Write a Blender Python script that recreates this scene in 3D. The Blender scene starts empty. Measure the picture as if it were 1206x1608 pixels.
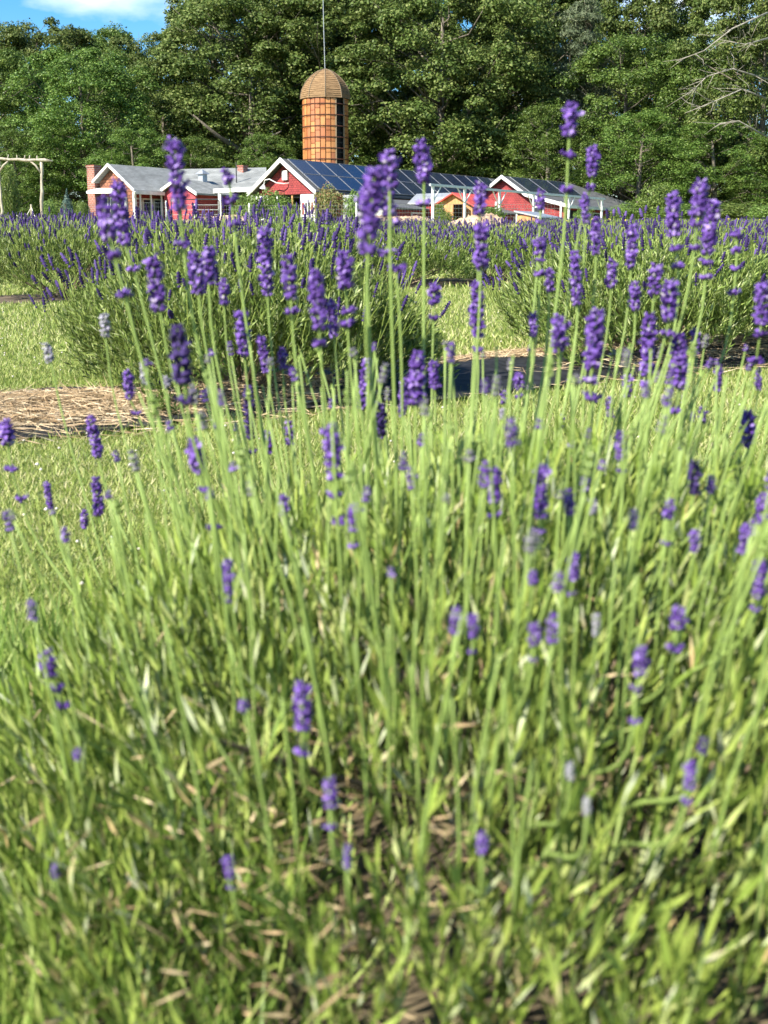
import bpy, math, random
import numpy as np
from mathutils import Vector, Matrix

# ------------------------------------------------------------------ camera, world, sun, exposure
SC = bpy.context.scene
COL = SC.collection
F_PX, CX, CY = 1960.0, 603.0, 804.0
CAM_H = 0.54
PITCH = math.atan((804 - 400) / F_PX)
cam_d = bpy.data.cameras.new("camera")
cam = bpy.data.objects.new("camera", cam_d)
COL.objects.link(cam)
cam.location = (0, 0, CAM_H)
cam.rotation_euler = (math.radians(90) - PITCH, 0, 0)
cam_d.sensor_fit = 'VERTICAL'
cam_d.sensor_height = 36.0
cam_d.lens = 36.0 * F_PX / 1608.0
cam_d.clip_start = 0.05
cam_d.clip_end = 3000
cam_d.dof.use_dof = True
cam_d.dof.focus_distance = 8.0
cam_d.dof.aperture_fstop = 11.0
SC.camera = cam

SUN_AZ = math.radians(47)      # to the left of straight behind the camera
SUN_EL = math.radians(40)
to_sun = Vector((-math.sin(SUN_AZ) * math.cos(SUN_EL), -math.cos(SUN_AZ) * math.cos(SUN_EL), math.sin(SUN_EL)))
world = bpy.data.worlds.new("World")
SC.world = world
world.use_nodes = True
wn, wl = world.node_tree.nodes, world.node_tree.links
wn.clear()
w_out = wn.new('ShaderNodeOutputWorld')
w_bg = wn.new('ShaderNodeBackground')
w_sky = wn.new('ShaderNodeTexSky')
w_sky.sky_type = 'NISHITA'
w_sky.sun_disc = False
w_sky.sun_elevation = SUN_EL
w_sky.sun_rotation = math.atan2(to_sun.x, to_sun.y)
w_sky.air_density = 1.0
w_sky.dust_density = 0.2
w_sky.ozone_density = 3.0
w_co = wn.new('ShaderNodeTexCoord')
w_map = wn.new('ShaderNodeMapping')
w_map.inputs['Scale'].default_value = (3.0, 3.0, 7.0)
w_map.inputs['Location'].default_value = (0.46, 0.0, 0.55)
w_noise = wn.new('ShaderNodeTexNoise')
w_noise.inputs['Scale'].default_value = 1.6
w_noise.inputs['Detail'].default_value = 7
w_ramp = wn.new('ShaderNodeValToRGB')
w_ramp.color_ramp.elements[0].position = 0.56
w_ramp.color_ramp.elements[1].position = 0.72
w_mix = wn.new('ShaderNodeMixRGB')
w_mix.inputs['Color2'].default_value = (8.2, 8.6, 9.4, 1)
wl.new(w_co.outputs['Generated'], w_map.inputs['Vector'])
wl.new(w_map.outputs['Vector'], w_noise.inputs['Vector'])
wl.new(w_noise.outputs['Fac'], w_ramp.inputs['Fac'])
wl.new(w_ramp.outputs['Color'], w_mix.inputs['Fac'])
w_hs = wn.new('ShaderNodeHueSaturation')
w_hs.inputs['Saturation'].default_value = 1.45
wl.new(w_sky.outputs['Color'], w_hs.inputs['Color'])
wl.new(w_hs.outputs['Color'], w_mix.inputs['Color1'])
wl.new(w_mix.outputs['Color'], w_bg.inputs['Color'])
w_bg.inputs['Strength'].default_value = 0.075
wl.new(w_bg.outputs['Background'], w_out.inputs['Surface'])

sun_d = bpy.data.lights.new("sun", 'SUN')
sun_d.energy = 4.6
sun_d.angle = math.radians(0.5)
sun_d.color = (1.0, 0.94, 0.82)
sun = bpy.data.objects.new("sun", sun_d)
COL.objects.link(sun)
sun.rotation_euler = (-to_sun).to_track_quat('-Z', 'Y').to_euler()
SC.view_settings.view_transform = 'Standard'
SC.view_settings.look = 'None'
SC.view_settings.exposure = 1.45
SC.view_settings.gamma = 1.0
SC.view_settings.use_curve_mapping = False
SC.render.engine = 'CYCLES'
SC.cycles.max_bounces = 6
SC.cycles.diffuse_bounces = 3
SC.cycles.transmission_bounces = 3
SC.cycles.transparent_max_bounces = 4
SC.cycles.use_denoising = True

# ------------------------------------------------------------------ placing helpers
FWD = np.array((0, math.cos(PITCH), -math.sin(PITCH)))
UP = np.array((0, math.sin(PITCH), math.cos(PITCH)))


def P(px, py, Y):
    """world point seen at photo pixel (px, py) at world distance Y"""
    d = FWD + UP * ((CY - py) / F_PX) + np.array((1.0, 0, 0)) * ((px - CX) / F_PX)
    return np.array((0, 0, CAM_H)) + d * (Y / d[1])


def pix(p):
    v = np.asarray(p, float) - np.array((0, 0, CAM_H))
    z = v @ FWD
    return CX + F_PX * v[..., 0] / z, CY - F_PX * (v @ UP) / z, z


def gz(x, y):
    """height of the ground: the field climbs gently towards the farm"""
    y = np.asarray(y, float)
    base = np.where(y < 105, 0.03 * y, 3.15 + 0.006 * (y - 105))
    return base + 0.006 * np.sin(1.7 * np.asarray(x, float) + 0.6) * np.sin(1.3 * y)


def G(px, Y):
    """point on the ground in column px at distance Y"""
    x = 0.0
    for _ in range(3):
        z = float(gz(x, Y))
        x = (px - CX) / F_PX * (Y * math.cos(PITCH) - (z - CAM_H) * math.sin(PITCH))
    return np.array((x, Y, float(gz(x, Y))))


# ------------------------------------------------------------------ material helpers
def nt(name):
    m = bpy.data.materials.new(name)
    m.use_nodes = True
    n = m.node_tree.nodes
    return m, n, m.node_tree.links, n['Principled BSDF'], n['Material Output']


def ramp(n, cols):
    r = n.new('ShaderNodeValToRGB')
    e = r.color_ramp.elements
    while len(e) < len(cols):
        e.new(0.5)
    for i, (p, c) in enumerate(cols):
        e[i].position = p
        e[i].color = (*c, 1)
    return r


def leaf_mat(name, cols, trans=0.3, rough=0.5, spec=0.35, noise=0.0, nscale=0.4, objrand=0.0):
    m, n, l, b, out = nt(name)
    geo = n.new('ShaderNodeNewGeometry')
    r = ramp(n, cols)
    fac = geo.outputs['Random Per Island']
    if noise > 0:
        tc = n.new('ShaderNodeTexCoord')
        nz = n.new('ShaderNodeTexNoise')
        nz.inputs['Scale'].default_value = nscale
        nz.inputs['Detail'].default_value = 2
        l.new(tc.outputs['Object'], nz.inputs['Vector'])
        ma = n.new('ShaderNodeMath'); ma.operation = 'MULTIPLY_ADD'
        l.new(nz.outputs['Fac'], ma.inputs[0])
        ma.inputs[1].default_value = noise * 2
        ma.inputs[2].default_value = -noise
        ad = n.new('ShaderNodeMath'); ad.operation = 'ADD'; ad.use_clamp = True
        l.new(fac, ad.inputs[0]); l.new(ma.outputs[0], ad.inputs[1])
        fac = ad.outputs[0]
    l.new(fac, r.inputs['Fac'])
    colour = r.outputs['Color']
    if objrand > 0:
        oi = n.new('ShaderNodeObjectInfo')
        hs = n.new('ShaderNodeHueSaturation')
        mr = n.new('ShaderNodeMapRange')
        mr.inputs['To Min'].default_value = 1 - objrand
        mr.inputs['To Max'].default_value = 1 + objrand
        l.new(oi.outputs['Random'], mr.inputs['Value'])
        l.new(mr.outputs['Result'], hs.inputs['Value'])
        mr2 = n.new('ShaderNodeMapRange')
        mr2.inputs['To Min'].default_value = 0.5 - objrand * 0.05
        mr2.inputs['To Max'].default_value = 0.5 + objrand * 0.05
        l.new(oi.outputs['Random'], mr2.inputs['Value'])
        l.new(mr2.outputs['Result'], hs.inputs['Hue'])
        l.new(colour, hs.inputs['Color'])
        colour = hs.outputs['Color']
    l.new(colour, b.inputs['Base Color'])
    b.inputs['Roughness'].default_value = rough
    b.inputs['Specular IOR Level'].default_value = spec
    if trans > 0:
        t = n.new('ShaderNodeBsdfTranslucent')
        l.new(colour, t.inputs['Color'])
        mx = n.new('ShaderNodeMixShader')
        mx.inputs['Fac'].default_value = trans
        l.new(b.outputs['BSDF'], mx.inputs[1])
        l.new(t.outputs['BSDF'], mx.inputs[2])
        l.new(mx.outputs['Shader'], out.inputs['Surface'])
    return m


def noise_mat(name, c1, c2, scale=4.0, detail=5, rough=0.8, bump=0.0, bscale=None, spec=0.3, stretch=None, coord='Object', lo=0.35, hi=0.65, metal=0.0):
    m, n, l, b, out = nt(name)
    tc = n.new('ShaderNodeTexCoord')
    v = tc.outputs[coord]
    if stretch:
        mp = n.new('ShaderNodeMapping')
        mp.inputs['Scale'].default_value = stretch
        l.new(v, mp.inputs['Vector'])
        v = mp.outputs['Vector']
    nz = n.new('ShaderNodeTexNoise')
    nz.inputs['Scale'].default_value = scale
    nz.inputs['Detail'].default_value = detail
    l.new(v, nz.inputs['Vector'])
    r = ramp(n, [(lo, c1), (hi, c2)])
    l.new(nz.outputs['Fac'], r.inputs['Fac'])
    l.new(r.outputs['Color'], b.inputs['Base Color'])
    b.inputs['Roughness'].default_value = rough
    b.inputs['Specular IOR Level'].default_value = spec
    b.inputs['Metallic'].default_value = metal
    if bump > 0:
        bp = n.new('ShaderNodeBump')
        bp.inputs['Strength'].default_value = bump
        nb = nz
        if bscale:
            nb = n.new('ShaderNodeTexNoise')
            nb.inputs['Scale'].default_value = bscale
            nb.inputs['Detail'].default_value = 4
            l.new(v, nb.inputs['Vector'])
        l.new(nb.outputs['Fac'], bp.inputs['Height'])
        l.new(bp.outputs['Normal'], b.inputs['Normal'])
    return m


def shingle_mat(name, c1, c2, mortar, axis, bw=0.22, bh=0.14, rough=0.85, bump=0.5, gap=0.012, noise_amt=0.35):
    """brick-texture courses in the plane of a wall or roof; axis = 2 vectors (along, up the surface)"""
    m, n, l, b, out = nt(name)
    tc = n.new('ShaderNodeTexCoord')
    comb = n.new('ShaderNodeCombineXYZ')
    for i, ax in enumerate(axis):
        d = n.new('ShaderNodeVectorMath'); d.operation = 'DOT_PRODUCT'
        l.new(tc.outputs['Object'], d.inputs[0])
        d.inputs[1].default_value = tuple(ax)
        l.new(d.outputs['Value'], comb.inputs[i])
    br = n.new('ShaderNodeTexBrick')
    br.inputs['Scale'].default_value = 1.0
    br.inputs['Brick Width'].default_value = bw
    br.inputs['Row Height'].default_value = bh
    br.inputs['Mortar Size'].default_value = gap
    br.inputs['Color1'].default_value = (*c1, 1)
    br.inputs['Color2'].default_value = (*c2, 1)
    br.inputs['Mortar'].default_value = (*mortar, 1)
    l.new(comb.outputs['Vector'], br.inputs['Vector'])
    nz = n.new('ShaderNodeTexNoise')
    nz.inputs['Scale'].default_value = 1.3
    nz.inputs['Detail'].default_value = 6
    l.new(tc.outputs['Object'], nz.inputs['Vector'])
    r = ramp(n, [(0.3, (1 - noise_amt,) * 3), (0.7, (1 + noise_amt * 0.3,) * 3)])
    l.new(nz.outputs['Fac'], r.inputs['Fac'])
    mu = n.new('ShaderNodeMixRGB'); mu.blend_type = 'MULTIPLY'; mu.inputs['Fac'].default_value = 1
    l.new(br.outputs['Color'], mu.inputs['Color1']); l.new(r.outputs['Color'], mu.inputs['Color2'])
    l.new(mu.outputs['Color'], b.inputs['Base Color'])
    b.inputs['Roughness'].default_value = rough
    bp = n.new('ShaderNodeBump'); bp.inputs['Strength'].default_value = bump; bp.invert = True
    bp.inputs['Distance'].default_value = 0.03
    l.new(br.outputs['Fac'], bp.inputs['Height'])
    l.new(bp.outputs['Normal'], b.inputs['Normal'])
    return m


AX = np.array((0.577, 0.816, 0.0)); AX /= np.linalg.norm(AX)     # direction the farm ridges run in
BX = np.array((AX[1], -AX[0], 0.0))                               # across the ridges, towards the right
ZX = np.array((0, 0, 1.0))

M = {}
M['stem'] = leaf_mat('stem_green', [(0.0, (0.14, 0.22, 0.042)), (0.5, (0.23, 0.325, 0.078)), (1.0, (0.34, 0.425, 0.15))], trans=0.12)
M['lav_leaf'] = leaf_mat('lavender_leaf', [(0.0, (0.05, 0.085, 0.015)), (0.35, (0.16, 0.225, 0.042)), (0.65, (0.30, 0.37, 0.075)), (0.84, (0.41, 0.45, 0.17)), (0.95, (0.50, 0.54, 0.38)), (1.0, (0.50, 0.37, 0.18))], trans=0.2, noise=0.25, nscale=9)
M['lav_fresh'] = leaf_mat('lavender_fresh_leaf', [(0.0, (0.11, 0.17, 0.02)), (0.5, (0.22, 0.315, 0.05)), (1.0, (0.39, 0.46, 0.11))], trans=0.22, noise=0.2, nscale=7)
M['lav_row'] = leaf_mat('lavender_row_leaf', [(0.0, (0.07, 0.12, 0.025)), (0.4, (0.165, 0.245, 0.05)), (0.8, (0.29, 0.37, 0.095)), (1.0, (0.42, 0.46, 0.23))], trans=0.22, noise=0.2, nscale=5, objrand=0.12)
M['lav_row_stem'] = leaf_mat('lavender_row_stem', [(0.0, (0.19, 0.28, 0.055)), (1.0, (0.38, 0.46, 0.13))], trans=0.2)
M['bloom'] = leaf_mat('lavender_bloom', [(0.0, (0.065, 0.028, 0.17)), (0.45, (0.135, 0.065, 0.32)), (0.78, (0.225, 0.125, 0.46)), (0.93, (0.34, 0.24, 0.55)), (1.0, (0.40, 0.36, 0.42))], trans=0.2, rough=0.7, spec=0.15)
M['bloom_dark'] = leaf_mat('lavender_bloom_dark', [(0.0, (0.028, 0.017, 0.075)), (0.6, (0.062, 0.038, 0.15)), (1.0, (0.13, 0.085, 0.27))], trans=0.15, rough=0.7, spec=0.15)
M['bloom_pale'] = leaf_mat('lavender_bloom_faded', [(0.0, (0.26, 0.23, 0.32)), (0.6, (0.38, 0.36, 0.44)), (1.0, (0.48, 0.48, 0.46))], trans=0.2, rough=0.8, spec=0.1)
M['calyx'] = leaf_mat('lavender_calyx', [(0.0, (0.16, 0.13, 0.24)), (1.0, (0.30, 0.30, 0.26))], trans=0.2, rough=0.7)
M['wood_twig'] = leaf_mat('woody_twig', [(0.0, (0.10, 0.075, 0.05)), (1.0, (0.26, 0.20, 0.13))], trans=0.0, rough=0.9)
M['dry'] = leaf_mat('dry_leaf', [(0.0, (0.16, 0.10, 0.055)), (0.6, (0.36, 0.26, 0.14)), (1.0, (0.55, 0.44, 0.27))], trans=0.15, rough=0.8)
M['straw'] = leaf_mat('straw', [(0.0, (0.26, 0.17, 0.09)), (0.5, (0.50, 0.37, 0.22)), (1.0, (0.68, 0.56, 0.38))], trans=0.1, rough=0.7)
M['grass'] = leaf_mat('grass_blade', [(0.0, (0.12, 0.19, 0.03)), (0.5, (0.27, 0.34, 0.075)), (0.82, (0.42, 0.44, 0.16)), (1.0, (0.60, 0.54, 0.31))], trans=0.3, noise=0.25, nscale=1.1)
M['weed'] = leaf_mat('weed_blade', [(0.0, (0.10, 0.18, 0.03)), (0.6, (0.22, 0.33, 0.06)), (1.0, (0.36, 0.44, 0.12))], trans=0.35)
M['clover'] = leaf_mat('clover_flower', [(0.0, (0.55, 0.50, 0.42)), (1.0, (0.75, 0.70, 0.62))], trans=0.2)

# ------------------------------------------------------------------ mesh helpers
def link(o, parent=None):
    COL.objects.link(o)
    if parent is not None:
        o.parent = parent
    return o


def mesh_np(name, V, faces, mats, midx=None, smooth=False):
    """fast mesh: V (n,3); faces = list of int arrays (m,3) or (m,4)"""
    me = bpy.data.meshes.new(name)
    V = np.asarray(V, np.float32)
    me.vertices.add(len(V))
    me.vertices.foreach_set('co', V.ravel())
    faces = [np.asarray(f, np.int32) for f in faces if len(f)]
    tot = np.concatenate([np.full(len(f), f.shape[1], np.int32) for f in faces])
    loops = np.concatenate([f.ravel() for f in faces])
    me.loops.add(len(loops))
    me.loops.foreach_set('vertex_index', loops)
    me.polygons.add(len(tot))
    st = np.concatenate(([0], np.cumsum(tot)[:-1])).astype(np.int32)
    me.polygons.foreach_set('loop_start', st)
    me.polygons.foreach_set('loop_total', tot)
    if midx is not None:
        me.polygons.foreach_set('material_index', np.asarray(midx, np.int32))
    if smooth:
        me.polygons.foreach_set('use_smooth', np.ones(len(tot), bool))
    for m in (mats if isinstance(mats, (list, tuple)) else [mats]):
        me.materials.append(m)
    me.update(calc_edges=True)
    me.validate()
    return me


def obj_np(name, V, faces, mats, parent=None, midx=None, smooth=False):
    return link(bpy.data.objects.new(name, mesh_np(name, V, faces, mats, midx, smooth)), parent)


class MB:
    """collects polygons, becomes one mesh object"""
    def __init__(self):
        self.v, self.f, self.m = [], [], []

    def poly(self, pts, mi=0):
        k = len(self.v)
        self.v += [tuple(map(float, p)) for p in pts]
        self.f.append(tuple(range(k, k + len(pts))))
        self.m.append(mi)

    def hexa(self, c, mi=0):
        """c: 8 corners, bottom 4 (ccw) then top 4"""
        k = len(self.v)
        self.v += [tuple(map(float, p)) for p in c]
        for q in ((3, 2, 1, 0), (4, 5, 6, 7), (0, 1, 5, 4), (1, 2, 6, 5), (2, 3, 7, 6), (3, 0, 4, 7)):
            self.f.append(tuple(k + i for i in q)); self.m.append(mi)

    def box(self, o, u, v, w, mi=0):
        """box from corner o along the vectors u, v, w"""
        o, u, v, w = (np.asarray(t, float) for t in (o, u, v, w))
        self.hexa([o, o + u, o + u + v, o + v, o + w, o + u + w, o + u + v + w, o + v + w], mi)

    def bar(self, p, q, wd, ht, mi=0, up=(0, 0, 1)):
        """square bar from p to q"""
        p, q = np.asarray(p, float), np.asarray(q, float)
        d = q - p; d /= np.linalg.norm(d)
        s = np.cross(d, np.asarray(up, float))
        if np.linalg.norm(s) < 1e-4:
            s = np.cross(d, (1, 0, 0))
        s /= np.linalg.norm(s); t = np.cross(s, d)
        self.box(p - s * wd / 2 - t * ht / 2, s * wd, t * ht, q - p, mi)

    def tube(self, pts, rad, n=6, mi=0, caps=True):
        pts = [np.asarray(p, float) for p in pts]
        if not hasattr(rad, '__len__'):
            rad = [rad] * len(pts)
        k0 = len(self.v)
        ref = np.array((0.31, 0.17, 0.93))
        for i, p in enumerate(pts):
            d = pts[min(i + 1, len(pts) - 1)] - pts[max(i - 1, 0)]
            d /= (np.linalg.norm(d) + 1e-12)
            s = np.cross(d, ref)
            if np.linalg.norm(s) < 0.05:
                s = np.cross(d, (1, 0, 0))
            s /= np.linalg.norm(s); t = np.cross(d, s)
            for j in range(n):
                a = 2 * math.pi * j / n
                self.v.append(tuple(p + (s * math.cos(a) + t * math.sin(a)) * rad[i]))
        for i in range(len(pts) - 1):
            for j in range(n):
                a = k0 + i * n + j; b = k0 + i * n + (j + 1) % n
                self.f.append((a, b, b + n, a + n)); self.m.append(mi)
        if caps:
            self.f.append(tuple(k0 + j for j in reversed(range(n)))); self.m.append(mi)
            e = k0 + (len(pts) - 1) * n
            self.f.append(tuple(e + j for j in range(n))); self.m.append(mi)

    def prism(self, pts, ext, mi=0):
        """polygon pts extruded by the vector ext"""
        pts = [np.asarray(p, float) for p in pts]; ext = np.asarray(ext, float)
        n = len(pts); k = len(self.v)
        self.v += [tuple(p) for p in pts] + [tuple(p + ext) for p in pts]
        self.f.append(tuple(reversed(range(k, k + n)))); self.m.append(mi)
        self.f.append(tuple(range(k + n, k + 2 * n))); self.m.append(mi)
        for i in range(n):
            j = (i + 1) % n
            self.f.append((k + i, k + j, k + n + j, k + n + i)); self.m.append(mi)

    def mesh(self, name, mats, smooth=False):
        me = bpy.data.meshes.new(name)
        me.from_pydata(self.v, [], self.f)
        for m in (mats if isinstance(mats, (list, tuple)) else [mats]):
            me.materials.append(m)
        me.polygons.foreach_set('material_index', self.m)
        if smooth:
            me.polygons.foreach_set('use_smooth', [True] * len(self.f))
        me.update()
        return me

    def build(self, name, mats, parent=None, smooth=False):
        return link(bpy.data.objects.new(name, self.mesh(name, mats, smooth)), parent)


def tag(o, label=None, cat=None, group=None, kind=None):
    if label: o['label'] = label
    if cat: o['category'] = cat
    if group: o['group'] = group
    if kind: o['kind'] = kind
    return o


def empty(name, loc=(0, 0, 0)):
    o = bpy.data.objects.new(name, None)
    o.location = tuple(map(float, loc))
    o.empty_display_size = 0.1
    return link(o)


class Rel:
    """gives MB parts positions relative to a thing's base"""
    def __init__(self, base):
        self.b = np.asarray(base, float)
    def __call__(self, p):
        return np.asarray(p, float) - self.b


def unit(v):
    return v / (np.linalg.norm(v, axis=-1, keepdims=True) + 1e-12)


def blades(base, direc, length, width, rng, fold=0.0, wide_at=0.45, face=None):
    """thin pointed blades as quads: (n,3) base, direction, lengths, widths"""
    n = len(base)
    d = unit(direc)
    r = rng.normal(size=(n, 3)) if face is None else face
    s = unit(np.cross(d, r))
    nn = np.cross(s, d)
    mid = base + d * (length * wide_at)[:, None]
    V = np.empty((n, 4, 3))
    V[:, 0] = base
    V[:, 1] = mid + s * (width / 2)[:, None] + nn * (width * fold)[:, None]
    V[:, 2] = base + d * length[:, None]
    V[:, 3] = mid - s * (width / 2)[:, None] + nn * (width * fold)[:, None]
    Q = np.arange(n * 4).reshape(n, 4)
    return V.reshape(-1, 3), Q


def cards(c, nrm, size, rng, aspect=0.7):
    """leaf-shaped rhombs lying across the normal nrm"""
    n = len(c)
    t = unit(np.cross(nrm, rng.normal(size=(n, 3))))
    s = np.cross(unit(nrm), t)
    V = np.empty((n, 4, 3))
    h = (size / 2)[:, None]
    V[:, 0] = c - t * h
    V[:, 1] = c + s * h * aspect
    V[:, 2] = c + t * h
    V[:, 3] = c - s * h * aspect
    return V.reshape(-1, 3), np.arange(n * 4).reshape(n, 4)


def stamp(TV, TF, pos, axis, scale, rng, rad=None):
    """copies of a template (z axis up, unit) as one array; rad scales x,y, scale scales z"""
    n = len(pos)
    z = unit(axis)
    x = unit(np.cross(z, rng.normal(size=(n, 3))))
    y = np.cross(z, x)
    if rad is None:
        rad = scale
    V = (pos[:, None, :] + x[:, None, :] * (TV[None, :, 0:1] * rad[:, None, None])
         + y[:, None, :] * (TV[None, :, 1:2] * rad[:, None, None])
         + z[:, None, :] * (TV[None, :, 2:3] * scale[:, None, None]))
    k = len(TV)
    Fs = [(np.asarray(f)[None] + (np.arange(n) * k)[:, None, None]).reshape(-1, np.asarray(f).shape[1]) for f in TF]
    return V.reshape(-1, 3), Fs


def join(parts):
    """[(V, [faces...], mat index)] -> V, faces, midx"""
    Vs, F4, F3, m4, m3, k = [], [], [], [], [], 0
    for V, Fs, mi in parts:
        for f in Fs:
            f = np.asarray(f)
            if not len(f): continue
            (F4 if f.shape[1] == 4 else F3).append(f + k)
            (m4 if f.shape[1] == 4 else m3).append(np.full(len(f), mi))
        Vs.append(V); k += len(V)
    faces, mi = [], []
    if F4: faces.append(np.concatenate(F4)); mi.append(np.concatenate(m4))
    if F3: faces.append(np.concatenate(F3)); mi.append(np.concatenate(m3))
    return np.concatenate(Vs), faces, np.concatenate(mi)


# ------------------------------------------------------------------ ground
def build_ground():
    ys = np.concatenate([np.linspace(-40, 0, 6), np.linspace(0.5, 12, 60), np.linspace(13, 110, 70), np.linspace(120, 600, 25), [1500]])
    xs = np.concatenate([[-900, -300, -120], np.linspace(-60, -8, 27), np.linspace(-7, 7, 57), np.linspace(8, 60, 27), [120, 300, 900]])
    X, Y = np.meshgrid(xs, ys)
    V = np.stack([X, Y, gz(X, Y)], -1).reshape(-1, 3)
    nx = len(xs)
    i = np.arange(len(ys) - 1)[:, None] * nx + np.arange(nx - 1)[None]
    Q = np.stack([i, i + 1, i + nx + 1, i + nx], -1).reshape(-1, 4)
    m, n, l, b, out = nt('turf')
    tc = n.new('ShaderNodeTexCoord')
    a = n.new('ShaderNodeTexNoise'); a.inputs['Scale'].default_value = 0.55; a.inputs['Detail'].default_value = 6
    c = n.new('ShaderNodeTexNoise'); c.inputs['Scale'].default_value = 38; c.inputs['Detail'].default_value = 5
    l.new(tc.outputs['Object'], a.inputs['Vector']); l.new(tc.outputs['Object'], c.inputs['Vector'])
    r1 = ramp(n, [(0.3, (0.17, 0.21, 0.055)), (0.55, (0.26, 0.29, 0.09)), (0.75, (0.36, 0.34, 0.15))])
    r2 = ramp(n, [(0.35, (0.45, 0.42, 0.36)), (0.6, (1.1, 1.1, 1.05))])
    l.new(a.outputs['Fac'], r1.inputs['Fac']); l.new(c.outputs['Fac'], r2.inputs['Fac'])
    mu = n.new('ShaderNodeMixRGB'); mu.blend_type = 'MULTIPLY'; mu.inputs['Fac'].default_value = 1
    l.new(r1.outputs['Color'], mu.inputs['Color1']); l.new(r2.outputs['Color'], mu.inputs['Color2'])
    l.new(mu.outputs['Color'], b.inputs['Base Color'])
    b.inputs['Roughness'].default_value = 0.95; b.inputs['Specular IOR Level'].default_value = 0.1
    bp = n.new('ShaderNodeBump'); bp.inputs['Strength'].default_value = 0.8; bp.inputs['Distance'].default_value = 0.02
    l.new(c.outputs['Fac'], bp.inputs['Height']); l.new(bp.outputs['Normal'], b.inputs['Normal'])
    o = obj_np('ground', V, [Q], m, smooth=True)
    tag(o, kind='structure')


build_ground()

# rows of the field
RU = np.array((0.82, 0.572)); RU /= np.linalg.norm(RU)
RN = np.array((-RU[1], RU[0]))


def row_pt(nn, s):
    q = RN * nn + RU * s
    return np.array((q[0], q[1], float(gz(q[0], q[1]))))


# ------------------------------------------------------------------ lawn, straw, fabric
ZUP = np.array((0, 0, 1.0))


def build_lawn():
    rng = np.random.default_rng(5)
    out = []
    for y0, y1, dens, lmin, lmax, w in ((1.25, 3.0, 42000, 0.012, 0.034, 0.0020), (3.0, 5.0, 24000, 0.014, 0.036, 0.0026), (5.0, 9.5, 6500, 0.018, 0.045, 0.0046), (9.5, 16, 900, 0.03, 0.07, 0.011)):
        area = (y1 - y0) * 2 * 0.36 * (y0 + y1) / 2
        n = int(area * dens)
        y = np.sqrt(rng.uniform(y0 ** 2, y1 ** 2, n))
        x = rng.uniform(-0.36, 0.36, n) * y
        nn = x * RN[0] + y * RN[1]
        bed = ((nn > 3.03 + 0.05 * np.sin(9 * x) + 0.03 * np.sin(31 * x)) & (nn < 3.68))
        bed |= ((nn > 7.75) & (nn < 8.5))
        patch = 0.5 + 0.5 * np.sin(3.1 * x + 1.3 * np.sin(2.3 * y)) * np.sin(2.6 * y + x)
        keep = ~bed & (rng.random(n) < 0.55 + 0.45 * patch)
        x, y = x[keep], y[keep]
        n = len(x)
        base = np.stack([x, y, gz(x, y) - 0.003], -1)
        d = rng.normal(size=(n, 3)) * np.array((0.6, 0.6, 0.3)) + np.array((0, 0, 0.85))
        d[:, 2] = np.abs(d[:, 2])
        L = rng.uniform(lmin, lmax, n)
        V, Q = blades(base, d, L, np.full(n, w) * rng.uniform(0.7, 1.4, n), rng, face=rng.normal(size=(n, 3)) * 0.7 + ZUP)
        out.append((V, [Q], 0))
    V, F, mi = join(out)
    o = obj_np('lawn_grass', V, F, M['grass'])
    tag(o, 'short pale green mown grass between the lavender rows', 'grass', kind='stuff')
    # small clover heads in the turf
    rng = np.random.default_rng(8)
    mb = MB()
    k = 0
    TV = np.array([(0, 0, -1), (1, 0, 0), (0.5, 0.87, 0), (-0.5, 0.87, 0), (-1, 0, 0), (-0.5, -0.87, 0), (0.5, -0.87, 0), (0, 0, 0.8)], float)
    TF = [np.array([(0, 2, 1), (0, 3, 2), (0, 4, 3), (0, 5, 4), (0, 6, 5), (0, 1, 6), (7, 1, 2), (7, 2, 3), (7, 3, 4), (7, 4, 5), (7, 5, 6), (7, 6, 1)])]
    y = rng.uniform(1.5, 9, 520); x = rng.uniform(-0.36, 0.36, 520) * y
    nn = x * RN[0] + y * RN[1]
    keep = ~((nn > 2.95) & (nn < 3.95)) & ((x < -0.12 * y) | (rng.random(520) < 0.35))
    x, y = x[keep], y[keep]
    pos = np.stack([x, y, gz(x, y) + 0.03], -1)
    V, Fs = stamp(TV, TF, pos, np.tile((0, 0, 1.0), (len(x), 1)), rng.uniform(0.0025, 0.005, len(x)), rng)
    o = obj_np('clover_flowers', V, Fs, M['clover'])
    tag(o, 'tiny white clover flower heads scattered in the mown grass', 'clover', kind='stuff')


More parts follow.
